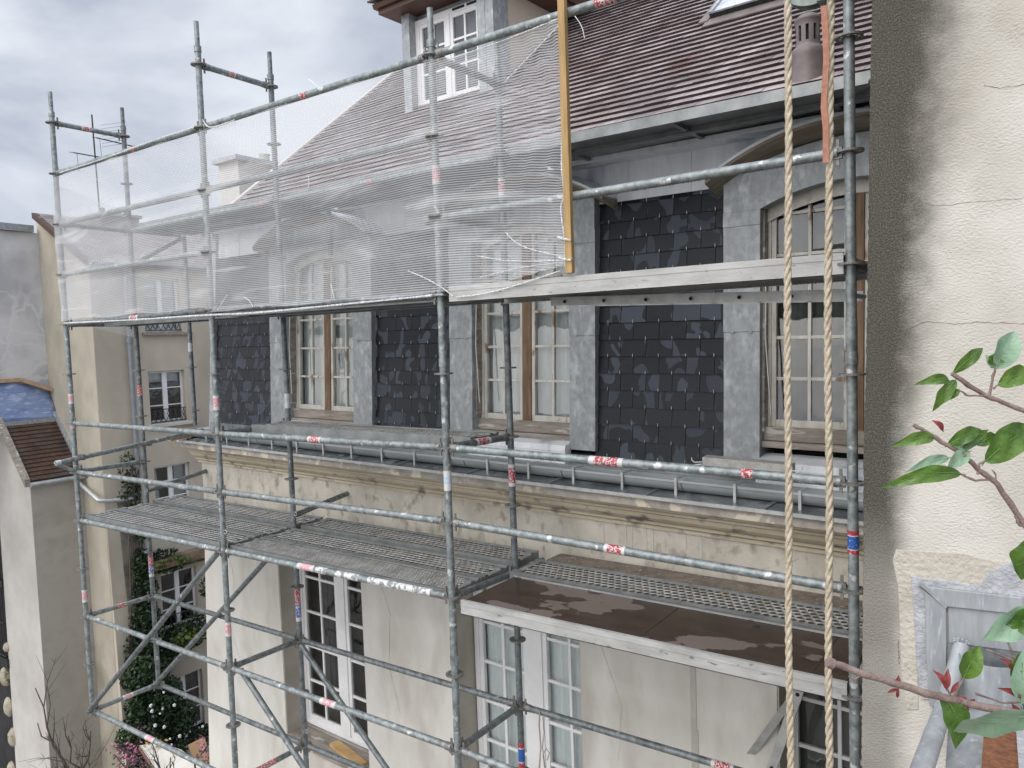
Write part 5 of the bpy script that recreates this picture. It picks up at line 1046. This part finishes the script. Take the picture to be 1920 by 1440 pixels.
leaf(b1, br(1866, 692), br(1908, 620), .040, M_leafp, .15, fold_=.5); leaf(b1, br(1864, 690), br(1848, 665), .022, M_leafp); leaf(b1, br(1880, 668), br(1904, 658), .010, M_leafp); leaf(b1, br(1866, 690), br(1870, 660), .030, M_leaf, .2); leaf(b1, br(1870, 722), br(1945, 700), .032, M_leaf, .1)
b2_ = thing('leafy_branch', 'middle brown twig carrying both narrow and broad green leaves, left of the right edge', 'branch', tuple(br(1900, 980)), 'foreground branches')
twig(b2_, [br(1940, 1010), br(1905, 960), br(1870, 908), br(1835, 880), br(1800, 848), br(1765, 828), br(1735, 808), br(1713, 796)], .0036, .0022); twig(b2_, [br(1856, 898), br(1830, 902), br(1800, 888)], .0014, .0012); twig(b2_, [br(1832, 890), br(1836, 870), br(1846, 864)], .0014, .0012); twig(b2_, [br(1866, 905), br(1868, 890), br(1860, 882)], .001, .0008)
leaf(b2_, br(1752, 820), br(1674, 838), .021, M_leaf, .25); leaf(b2_, br(1768, 808), br(1748, 788), .009, M_leafr); leaf(b2_, br(1775, 835), br(1845, 806), .024, M_leaf, .2); leaf(b2_, br(1800, 848), br(1858, 806), .018, M_leaf, .1)
leaf(b2_, br(1846, 866), br(1955, 800), .050, M_leaf, .1, fold_=.15); leaf(b2_, br(1818, 846), br(1778, 882), .024, M_leafp, .1); leaf(b2_, br(1812, 842), br(1780, 826), .02, M_leafp); leaf(b2_, br(1802, 888), br(1655, 918), .026, M_leaf, .18); leaf(b2_, br(1780, 858), br(1700, 888), .018, M_leafp, .18); leaf(b2_, br(1830, 834), br(1876, 818), .02, M_leaf)
b3 = thing('leafy_branch', 'lowest branch with a cut end and small dark red buds, crossing before the zinc niche', 'branch', tuple(br(1800, 1310)), 'foreground branches')
twig(b3, [br(1990, 1352), br(1900, 1335), br(1840, 1325), br(1780, 1310), br(1735, 1300), br(1690, 1285), br(1650, 1272), br(1612, 1262), br(1580, 1248), br(1555, 1242)], .0050, .0040)
m = MB(); m.tube([br(1562, 1246), br(1552, 1241)], .0068, 12); m.build('stub', M_bark, b3); twig(b3, [br(1612, 1266), br(1600, 1276), br(1592, 1268)], .0018, .001)
for (bx, by, tx, ty, ww) in ((1684, 1286, 1662, 1275, .007), (1684, 1284, 1686, 1266, .008), (1684, 1292, 1664, 1300, .006), (1684, 1292, 1684, 1310, .006), (1774, 1292, 1750, 1257, .010), (1774, 1292, 1780, 1254, .013), (1782, 1300, 1800, 1278, .008), (1812, 1322, 1794, 1304, .010), (1812, 1324, 1830, 1312, .010), (1815, 1325, 1812, 1340, .006)):
    leaf(b3, br(bx, by), br(tx, ty), ww, M_leafr, .1)
twig(b3, [br(1785, 1312), br(1776, 1290)], .0014, .001); twig(b3, [br(1788, 1308), br(1800, 1285), br(1806, 1272)], .0012, .001)
leaf(b3, br(1766, 1300), br(1798, 1410), .040, M_leaf, .05, fold_=.1); leaf(b3, br(1806, 1272), br(1842, 1212), .038, M_leaf, .1); leaf(b3, br(1980, 1330, .8), br(1788, 1392, .9), .050, M_leafp, .05, fold_=.2); leaf(b3, br(1790, 1330), br(1778, 1345), .008, M_leafr)
b4 = thing('leafy_branch', 'short twigs with dark red young leaves over the zinc panel at the right edge', 'branch', tuple(br(1920, 1250)), 'foreground branches')
twig(b4, [br(1960, 1290), br(1905, 1240), br(1890, 1205)], .0018, .0012); twig(b4, [br(1950, 1300), br(1900, 1238), br(1850, 1218)], .0018, .001); twig(b4, [br(1830, 1300, 1.0), br(1880, 1318, 1.0), br(1960, 1312, 1.0)], .0013, .001)
leaf(b4, br(1960, 1158), br(1848, 1205), .052, M_leafp, .05, fold_=.2); leaf(b4, br(1962, 1150), br(1880, 1185), .04, M_leaf, .15)
for (bx, by, tx, ty) in ((1908, 1270, 1876, 1235), (1908, 1270, 1925, 1240), (1920, 1310, 1872, 1292), (1920, 1310, 1905, 1262), (1898, 1320, 1905, 1350)): leaf(b4, br(bx, by), br(tx, ty), .011, M_leafr, .1)
leaf(b4, br(1915, 1320), br(1935, 1210), .045, M_leafp, .1); leaf(b4, br(1900, 1275), br(1915, 1225), .02, M_leaf, .1)
b5 = thing('leafy_branch', 'single large dark green leaf at the right edge, above the corner of the zinc niche', 'branch', tuple(br(1930, 1050)), 'foreground branches')
twig(b5, [br(1960, 1000), br(1912, 985), br(1903, 968)], .002, .0014); leaf(b5, br(1938, 1010), br(1920, 1090), .055, M_leaf, .1, fold_=.1)

# ================================================================== COURTYARD NEIGHBOURS (left)
XA, YG = -19.0, 6.05
tall = thing('neighbour_building', 'tan rendered building with white double windows, seen through the left scaffold bay', 'building', (XA - 1.5, YG + 3, -12.6))
m = MB()
WY0, WY1 = 7.40, 8.44; rows_ = [(.20, 1.62), (-2.26, -.86), (-4.75, -3.42), (-7.9, -6.35), (-10.9, -9.3)]
m.box((XA - 2.5, YG, -12.6), (XA, WY0, 1.95)); m.box((XA - 2.5, WY1, -12.6), (XA, 16, 1.95))
zc_ = -12.6
for a, b in rows_[::-1]: m.box((XA - 2.5, WY0, zc_), (XA, WY1, a)); zc_ = b
m.box((XA - 2.5, WY0, zc_), (XA, WY1, 1.95)); m.hexa([(XA, YG, -12.6), (XA + .28, YG - .02, -12.6), (XA + .28, WY0 - .9, -12.6), (XA, WY0 - .9, -12.6), (XA, YG, -4.4), (XA + .012, YG, -4.4), (XA + .012, WY0 - .9, -4.4), (XA, WY0 - .9, -4.4)])
m.build('wall', M_wallA, tall)
m = MB(); m.prism([(XA - .01, YG - .008, -12.6), (XA - .01, YG - .008, 1.99), (-21.62, YG - .008, 3.46), (-21.62, YG - .008, -12.6)][::-1], (0, .03, 0)); m.build('gable_wall', M_wallG, tall)
m = MB(); sd2 = np.array([-1.0, 0, .57]); 
for r_ in range(20):
    y = YG - .10 + (.1 if r_ % 2 else 0); bx = np.array([XA + .12, 0, 1.92]) + sd2 * (.13 * r_)
    while y < 15.5:
        m.hexa([(bx[0], y, bx[2]), (bx[0], y + .19, bx[2]), (bx[0] - .16, y + .19, bx[2] + .085), (bx[0] - .16, y, bx[2] + .085), (bx[0], y, bx[2] + .035), (bx[0], y + .19, bx[2] + .035), (bx[0] - .16, y + .19, bx[2] + .115), (bx[0] - .16, y, bx[2] + .115)]); y += .2
rfa = m.build('roof', M_tileg, tall)
m = MB(); m.prism([(XA + .15, YG - .16, 1.84), (XA + .15, YG - .16, 1.98), (-21.5, YG - .16, 3.44), (-21.5, YG - .16, 3.30)], (0, .14, 0)); m.build('verge_tiles', M_tileb, rfa)
m = MB(); m.tube([(XA + .17, YG - .1, 1.93), (XA + .17, 15, 1.93)], .055, 10); m.build('gutter', M_tin, rfa)
for k, (a, b) in enumerate(rows_):
    rowt = bpy.data.objects
    def TX(u, v, z): return (XA - v, u, z)
    cm = (M_curt, M_curtd, M_curt, None, None)[k]
    mm = MB(TX); fo = .055; v = .12; um = (WY0 + WY1) / 2
    for (ya, yb) in ((WY0, WY0 + fo), (WY1 - fo, WY1), (um - .065, um + .065)): mm.box((ya, v, a), (yb, v + .07, b))
    for (za, zb_) in ((a, a + .07), (b - .06, b)): mm.box((WY0 + fo, v, za), (um - .065, v + .07, zb_)); mm.box((um + .065, v, za), (WY1 - fo, v + .07, zb_))
    for q in (1, 2):
        z = a + (b - a) * q / 3; mm.box((WY0 + fo, v + .01, z - .014), (um - .065, v + .06, z + .014)); mm.box((um + .065, v + .01, z - .014), (WY1 - fo, v + .06, z + .014))
    wn = mm.build('window', M_whitep, tall)
    mm = MB(TX); mm.poly([(WY0, v + .035, a), (WY1, v + .035, a), (WY1, v + .035, b), (WY0, v + .035, b)]); mm.build('glass', M_glass, wn)
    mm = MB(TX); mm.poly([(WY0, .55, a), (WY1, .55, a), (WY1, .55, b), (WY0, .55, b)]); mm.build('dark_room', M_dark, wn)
    if k == 1: mm = MB(TX); mm.box((WY0 + .08, .23, b - .30), (WY1 - .08, .235, b)); mm.build('blind', M_curt, wn)
    if k == 2: mm = MB(TX); mm.hexa([(WY0, .25, a), (WY0 + .28, .25, a), (WY0 + .28, .27, a), (WY0, .27, a), (WY0, .25, b), (WY0 + .18, .25, b), (WY0 + .18, .27, b), (WY0, .27, b)]); mm.hexa([(WY1 - .4, .25, a), (WY1, .25, a), (WY1, .27, a), (WY1 - .4, .27, a), (WY1 - .33, .25, b), (WY1, .25, b), (WY1, .27, b), (WY1 - .33, .27, b)]); mm.build('curtain', M_curt2, wn)
    if k == 0: mm = MB(TX); mm.box((WY0 + .06, .22, a), (WY1 - .06, .225, b)); mm.build('curtain', M_curt2, wn)
    mm = MB(TX); mm.box((WY0 - .10, -.12, a - .10), (WY1 + .25, 0, a - .03)); mm.box((WY0 + .02, -.04, a - .03), (WY1 - .0, .12, a)); mm.build('window_sill', M_sillwood if k == 0 else M_wallDw, wn)
    if k in (0, 1, 3):
        mm = MB(); zz0, zz1 = a + .03, a + .36
        for z in (zz0, zz1): mm.tube([TX(WY0, .02, z), TX(WY1, .02, z)], .013, 6)
        nn = 7
        for q in range(nn):
            y0 = WY0 + (WY1 - WY0) * q / nn; y1 = WY0 + (WY1 - WY0) * (q + 1) / nn; ymm = (y0 + y1) / 2
            mm.tube([TX(y0, .02, zz0), TX(ymm + .03, .02, zz0 + .20), TX(ymm, .02, zz1 - .02)], .009, 5); mm.tube([TX(y1, .02, zz0), TX(ymm - .03, .02, zz0 + .20), TX(ymm, .02, zz1 - .02)], .009, 5)
        mm.build('railing', M_iron, wn)
m = MB(); m.box((XA, 7.0, -6.12), (XA + .30, 16, -5.86)); m.box((XA, 7.0, -6.22), (XA + .18, 16, -6.12)); m.build('ledge', M_moss, tall)
m = MB(); m.tube([(XA + .10, 6.90, 1.9), (XA + .10, 6.90, -4.3), (XA + .10, 6.90, -12)], .062, 12)
for z in (-.1, -2.8): m.tube([(XA + .10, 6.90, z), (XA + .10, 6.90, z + .14)], .085, 12)
m.build('downpipe', M_tin, tall)
m = MB(); m.hexa([(XA + .27, YG + .42, -12), (XA + .32, YG + .42, -12), (XA + .32, 7.35, -12), (XA + .27, 7.35, -12), (XA + .004, YG + .30, -4.0), (XA + .02, YG + .30, -4.0), (XA + .02, 6.8, -4.0), (XA + .004, 6.8, -4.0)]); m.build('damp_stained_render', mat('damp_render', (.10, .095, .08), (.24, .22, .18), 1.6, .95, 0, .3, 20, (.30, .27, .22), 1.1, (.52, .66)), tall)
# chimney and pots on that roof
m = MB(); a = atp(0, -21.3, 215, 410); m.box((-21.6, a[1] - .55, 2.5), (-21.0, a[1] + .55, a[2] + .02)); c1 = m.build('chimney_stack', M_tileg); tag(c1, 'low grey chimney stack with small pots on the far roof, behind the net', 'chimney')
m = MB(); m.box((-21.66, a[1] - .62, a[2] + .02), (-20.94, a[1] + .62, a[2] + .10)); m.build('coping', M_cement, c1)
for q in (-.35, 0, .35): m = MB(); m.lathe((-21.3, a[1] + q, a[2] + .1), [(.08, 0), (.07, .14), (.09, .16), (0, .17)], 10); m.build('chimney_pot', M_tileb, c1)
# antenna
an = thing('antenna', 'thin television antenna mast with crossed elements against the grey sky', 'antenna', tuple(atp(0, -21.3, 187, 400)))
A0, A1 = atp(0, -21.3, 187, 400), atp(0, -21.3, 172, 215); m = MB(); m.tube([A0, A1], .022, 6); m.build('mast', M_iron, an)
for (p, q) in (((137, 286), (205, 298)), ((180, 258), (252, 275))):
    P0, P1 = atp(0, -21.3, *p), atp(0, -21.3, *q); m = MB(); m.tube([P0, P1], .016, 6)
    for k in range(9):
        c = P0 + (P1 - P0) * k / 8; m.tube([c + [-.22, 0, .05], c + [.22, 0, -.05]], .008, 5)
    m.tube([P0 + [0, .1, 0], P0 + [0, .12, -.5]], .006, 5); m.build('aerial_boom', M_iron, an)
m = MB(); c = atp(0, -21.3, 180, 250); 
for k in range(7): z = -.35 + .1 * k; m.tube([c + [0, .15, z], c + [0, .9, z + .25]], .005, 4)
m.build('grid_reflector', M_tin, an)
# blind cracked wall
m = MB(); m.box((-24.5, -2.0, -2.2), (-21.55, 4.80, 2.92)); m.box((-24.5, 4.80, -12.6), (-21.55, YG - .01, 2.92)); bw = m.build('blind_wall', M_crack); tag(bw, 'windowless grey-white rendered wall with pale mended cracks, far left', 'wall')
m = MB(); m.hexa([(-24.5, -2.1, 3.1), (-21.45, -2.1, 3.0), (-21.45, YG - .15, 2.92), (-24.5, YG - .15, 2.95), (-24.5, -2.1, 3.35), (-21.45, -2.1, 3.2), (-21.45, YG - .15, 3.10), (-24.5, YG - .15, 3.2)]); m.build('zinc_coping', M_zinc, bw)
# lean-to
lt_ = thing('lean_to', 'low rendered building with brown tiled lean-to roof at the far left, below the blue tarpaulin', 'building', (-20.8, 5.3, -12.6))
XD, YD = -20.03, 4.77
m = MB(); m.prism([(-22.1, YD, -12.6), (XD, YD, -12.6), (XD, YD, -3.45), (-21.5, YD, -1.95), (-21.5, YD, -2.3), (-21.95, YD, -4.5)], (0, .012, 0)); m.build('gable_wall', M_wallDw, lt_)
m = MB(); m.box((-21.5, YD + .012, -12.6), (XD, YG - .01, -3.45)); m.build('wall', M_wallD, lt_)
m = MB(); dsl = np.array([-1.27, 0, 1.42]); dsl /= np.linalg.norm(dsl); b0 = np.array([XD + .08, 0, -3.42])
for r_ in range(15):
    y = YD - .05 + (.08 if r_ % 2 else 0); y_ = y - .16
    while y_ < YG - .03:
        a, b = max(y_, YD - .05), min(y_ + .155, YG - .03)
        if b - a > .03:
            p = b0 + dsl * (.128 * r_ + ru(-.004, .004)); q = p + dsl * .16
            m.hexa([(p[0], a, p[2]), (p[0], b, p[2]), (q[0] - .01, b, q[2] - .02), (q[0] - .01, a, q[2] - .02), (p[0] + .015, a, p[2] + .03), (p[0] + .015, b, p[2] + .03), (q[0], b, q[2]), (q[0], a, q[2])])
        y_ += .16
ltr = m.build('roof', M_tileb, lt_)
m = MB(); p, q = b0, b0 + dsl * 2.0
m.hexa([(p[0] + .04, YD - .17, p[2] - .12), (p[0] + .04, YD - .04, p[2] - .12), (q[0] + .04, YD - .04, q[2] - .12), (q[0] + .04, YD - .17, q[2] - .12), (p[0] + .04, YD - .17, p[2] + .07), (p[0] + .04, YD - .04, p[2] + .07), (q[0] + .04, YD - .04, q[2] + .07), (q[0] + .04, YD - .17, q[2] + .07)]); m.build('bargeboard', M_sillwood, ltr)
m = MB(); m.hexa([(p[0] + .03, YG - .09, p[2]), (p[0] + .03, YG - .0, p[2]), (q[0], YG - .0, q[2]), (q[0], YG - .09, q[2]), (p[0] + .03, YG - .09, p[2] + .12), (p[0] + .03, YG - .0, p[2] + .12), (q[0], YG - .0, q[2] + .12), (q[0], YG - .09, q[2] + .12)]); m.build('side_flashing', M_zinc, ltr)
m = MB(); m.tube([(XD + .15, YD - .05, -3.50), (XD + .15, YG + .0, -3.50)], .06, 10); m.build('gutter', M_gut, ltr)
m = MB(); m.tube([(XD + .2, YG - .3, -3.55), (XD + .22, YG - .12, -3.75), atp(0, XA + .22, 185, 938), atp(0, XA + .22, 200, 940), atp(0, XA + .2, 248, 935)], .055, 12); m.build('downpipe', M_ladder, ltr)
# carved stones and dark openings on the far left of the lean-to
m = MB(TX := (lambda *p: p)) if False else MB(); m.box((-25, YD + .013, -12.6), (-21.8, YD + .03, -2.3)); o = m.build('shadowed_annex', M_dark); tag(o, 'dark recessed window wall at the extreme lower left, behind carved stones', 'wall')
m = MB()
for z in (-5.6, -7.4, -8.3): m.tube([(-22.1, YD - .02, z), (-23.4, YD - .02, z)], .02, 6)

for k in range(9): m.tube([(-22.12 - .16 * k, YD - .02, -8.5), (-22.12 - .16 * k, YD - .02, -5.6)], .012, 5)
m.box((-23.2, YD - .05, -8.6), (-22.0, YD + .01, -8.35)); m.box((-23.2, YD - .05, -6.4), (-22.0, YD + .01, -6.2)); m.build('railing', M_iron, o)
def rock(c, s, label):
    mm = MB(); rings = []; nU, nV = 12, 8
    for i in range(nV + 1):
        th = math.pi * i / nV; rings.append([mm.pt((c[0] + s[0] * math.sin(th) * math.cos(2 * math.pi * j / nU) * ru(.86, 1.1), c[1] + s[1] * math.sin(th) * math.sin(2 * math.pi * j / nU) * ru(.86, 1.1), c[2] + s[2] * math.cos(th) * ru(.92, 1.06))) for j in range(nU)])
    for i in range(nV):
        for j in range(nU): mm.face((rings[i][j], rings[i][(j + 1) % nU], rings[i + 1][(j + 1) % nU], rings[i + 1][j]), 0, True)
    return tag(mm.build('carved_stone', M_stone), label, 'carved stone', 'carved stones down the wall corner')
rock(atp(1, YD + .02, 15, 1213), (.14, .12, .13), 'small topmost carved stone bracket at the lower left edge'); rock(atp(1, YD + .02, 12, 1268), (.24, .15, .27), 'mossy carved stone below the small topmost one, lower left'); rock(atp(1, YD + .02, 18, 1325), (.20, .14, .28), 'rounded grey carved stone, third from the top in the lower left corner'); rock(atp(1, YD + .02, 26, 1382), (.16, .14, .26), 'tan rough stone block above the bottom one, lower left'); rock(atp(1, YD + .02, 24, 1440), (.18, .14, .2), 'bottom stone cut by the lower left picture edge')
# tarpaulin roof
m = MB(); ny, nz_ = 20, 8; g_ = []
for i in range(ny + 1):
    y = 3.2 + (YG - .02 - 3.2) * i / ny; g_.append([m.pt((-21.18 - .32 * (j / nz_) + .02 * math.sin(y * 6 + j), y, -2.02 + (1.0 if y < 5.2 else 1.0 - (y - 5.2) * .28) * (j / nz_) + .015 * math.sin(y * 11 + j * 2))) for j in range(nz_ + 1)])
for i in range(ny):
    for j in range(nz_): m.face((g_[i][j], g_[i + 1][j], g_[i + 1][j + 1], g_[i][j + 1]), 0, True)
o = m.build('tarpaulin', M_tarp); tag(o, 'wet blue tarpaulin covering the roof above the brown tiled lean-to', 'tarpaulin')
s_ = o.modifiers.new('thick', 'SOLIDIFY'); s_.thickness = .02
m = MB(); m.hexa([(-21.56, 3.0, -1.02), (-21.44, 3.0, -1.02), (-21.44, 5.35, -1.0), (-21.56, 5.35, -1.0), (-21.56, 3.0, -.92), (-21.44, 3.0, -.92), (-21.44, 5.35, -.90), (-21.56, 5.35, -.90)]); m.hexa([(-21.52, 5.3, -1.0), (-21.36, 5.3, -1.0), (-21.30, YG - .02, -1.32), (-21.46, YG - .02, -1.32), (-21.52, 5.3, -.9), (-21.36, 5.3, -.9), (-21.30, YG - .02, -1.22), (-21.46, YG - .02, -1.22)]); o2 = m.build('roof_batten', mat('pale_orange_wood', (.38, .26, .16), (.50, .37, .25), 8, .8)); tag(o2, 'orange timber battens edging the top of the blue tarpaulin', 'batten')
m = MB(); m.box((-21.35, 3.0, -2.10), (-21.10, YG - .03, -2.0)); m.build('lead_flashing', M_zinc, ltr)

# ------------------------------------------------------------------ courtyard plants
def leafcloud(m, c, s, n, size, mi=0, shell=.35):
    for k in range(n):
        while True:
            p = np.array([ru(-1, 1), ru(-1, 1), ru(-1, 1)]); rr = np.linalg.norm(p)
            if shell < rr < 1: break
        p = np.array(c) + p * np.array(s); a = np.array([ru(-1, 1) for _ in range(3)]); a /= np.linalg.norm(a); b = np.cross(a, [ru(-1, 1) for _ in range(3)]); b /= np.linalg.norm(b) + 1e-6; z = size * ru(.6, 1.3)
        m.face([m.pt(p - a * z), m.pt(p + b * z * .5), m.pt(p + a * z), m.pt(p - b * z * .5)], mi)
XI = XA + .25
def pa(px, py, x=XI): return atp(0, x, px, py)
iv = thing('ivy', 'dark climbing ivy covering the far building around its lower windows and downpipe', 'ivy', (XI, 7, -12.6))
m = MB()
for (px, py, sx, sy, sz, n) in ((238, 880, .08, .25, .5, 110), (245, 925, .08, .3, .45, 150), (262, 990, .1, .25, .4, 160), (266, 1060, .12, .30, .5, 420), (272, 1110, .15, .38, .55, 600), (272, 1165, .2, .45, .55, 800), (275, 1215, .3, .6, .7, 1300), (330, 1200, .3, .6, .45, 900), (285, 1250, .3, .6, .5, 900), (370, 1180, .2, .35, .45, 360), (300, 1040, .05, .5, .15, 120), (322, 1060, .05, .5, .2, 160), (385, 1100, .06, .2, .3, 70)):
    leafcloud(m, pa(px, py), (sx, sy, sz), int(n * 1.5), .055, 0)
for (px, py, sx, sy, sz, n) in ((345, 1200, .32, .5, .3, 500), (320, 1055, .07, .5, .15, 60)): leafcloud(m, pa(px, py, XI + .1), (sx, sy, sz), n, .07, 1)
m.build('foliage', [M_ivy, M_ivyy], iv)
m = MB()
for k in range(7): m.tube([pa(ru(240, 275), 1440), pa(ru(240, 280), 1200), pa(ru(240, 270), 1000), pa(ru(232, 262), 880)], .015, 5)
m.build('stem', M_twig, iv)
cm_ = thing('camellia', 'dark glossy bush dotted with white flowers at the foot of the far building', 'shrub', tuple(pa(290, 1440, XA + 1)))
m = MB()
for (px, py, sx, sy, sz, n) in ((290, 1310, .5, .75, .6, 1900), (275, 1370, .5, .75, .6, 1700), (330, 1350, .4, .6, .5, 1100), (300, 1420, .5, .8, .5, 1300), (378, 1380, .3, .4, .3, 420), (265, 1265, .4, .5, .5, 900)): leafcloud(m, pa(px, py, XA + 1.0), (sx, sy, sz), int(n * 1.5), .06)
m.build('foliage', M_ivy, cm_)
for (px, py) in ((283, 1323), (305, 1329), (300, 1338), (285, 1333), (291, 1360), (327, 1322), (307, 1298), (308, 1363), (337, 1380), (380, 1362), (322, 1396), (319, 1385)):
    c = pa(px, py, XA + 1.75)
    m = MB(); k_ = ru(.4, .85)
    for q in range(5): a = q * 1.26; m.lathe(tuple(c + [ru(-.01, .01), .026 * k_ * math.cos(a), .03 * k_ * math.sin(a)]), [(.001, -.035 * k_), (.036 * k_, 0), (.001, .03 * k_)], 6)
    m.build('flower', M_petal, cm_)
def branchy(par, base_, tips, r, mt, sub_=3, jit=.25, name='trunk'):
    m = MB()
    for t in tips:
        b = np.array(base_, float); t = np.array(t, float); P = [b + (t - b) * q + np.array([ru(-jit, jit), ru(-jit, jit), ru(-jit, jit)]) * math.sin(math.pi * q) * .4 for q in np.linspace(0, 1, 7)]
        m.tube(P, r, 6, radii=[r * (1 - .75 * k / 6) for k in range(7)])
        for s_ in range(sub_):
            k = int(ru(2, 6)); p = P[k]; L_ = np.linalg.norm(t - b) * ru(.15, .4); d = (t - b) / np.linalg.norm(t - b) + np.array([ru(-.8, .8) for _ in range(3)]); d /= np.linalg.norm(d); e_ = p + d * L_; mid = p + d * L_ * .5 + np.array([ru(-.05, .05) for _ in range(3)]); m.tube([p, mid, e_], r * .3, 4, radii=[r * .35, r * .25, r * .12])
            for q in range(3): s2 = mid + (e_ - mid) * ru(0, 1); d2 = d + np.array([ru(-.9, .9) for _ in range(3)]); m.tube([s2, s2 + d2 * L_ * .35], r * .14, 3, radii=[r * .16, r * .07])
    return m.build(name, mt, par)
tr1 = thing('bare_tree', 'leafless young tree with thin twigs at the lower left', 'tree', tuple(at(150, 1700, 15)))
branchy(tr1, at(152, 1500, 15), [at(66, 1290, 15), at(70, 1355, 15.3), at(128, 1380, 14.8), at(170, 1370, 15.2)], .035, M_twig, 4)
branchy(tr1, at(130, 1520, 15), [at(105, 1400, 15), at(150, 1400, 15), at(165, 1385, 15.4), at(195, 1400, 14.7), at(92, 1440, 15), at(180, 1430, 15), at(120, 1425, 15)], .018, M_twig, 6, name='branch')
mg = thing('magnolia', 'small tree with bare dark branches and sparse magenta blossom at the bottom left', 'tree', tuple(at(300, 1700, 14)))
branchy(mg, at(330, 1540, 14), [at(215, 1415, 14), at(245, 1395, 14.2), at(320, 1420, 13.8), at(398, 1385, 13.8), at(390, 1430, 14), at(280, 1385, 14.1), at(340, 1450, 14)], .032, M_twig, 5)
m = MB()
for (px, py, n) in ((218, 1403, 10), (232, 1398, 14), (262, 1385, 5), (245, 1412, 22), (225, 1425, 16), (270, 1373, 6), (258, 1428, 18), (262, 1440, 14), (386, 1390, 20), (390, 1400, 16), (383, 1415, 14), (388, 1425, 10), (272, 1370, 5), (240, 1432, 12)):
    c = at(px, py, 13.9)
    for k in range(n): leafcloud(m, c, (.18, .18, .14), 2, .035, 0 if rnd() < .6 else 1, 0)
m.build('blossom', [M_pink, M_twig], mg)
# canopy and leaning board
m = MB(); m.prism([tuple(at(262, 1402, 17)), tuple(at(300, 1396, 17)), tuple(at(340, 1410, 16.4)), tuple(at(420, 1470, 14.5)), tuple(at(330, 1500, 14.5))], (0, 0, .05)); cno = m.build('canopy', M_awn); tag(cno, 'cream leaf-strewn canopy over the courtyard corner at the bottom left', 'canopy')
m = MB(); m.tube([at(262, 1403, 16.9), at(330, 1503, 14.4)], .03, 6); m.build('edge', M_oldwood, cno)
m = MB()
for k in range(26): leafcloud(m, at(ru(270, 310), ru(1394, 1410), 16.7) + [0, 0, .12], (.1, .1, .02), 1, .06, 0, 0)
m.build('fallen_leaf', M_timber, cno)
m = MB(); m.prism([tuple(at(352, 1397, 18)), tuple(at(378, 1383, 18)), tuple(at(390, 1440, 17.6)), tuple(at(372, 1446, 17.6))], (.05, .05, 0)); o = m.build('wooden_board', M_browna); tag(o, 'brown varnished board leaning beside the canopy near the white house corner', 'board')
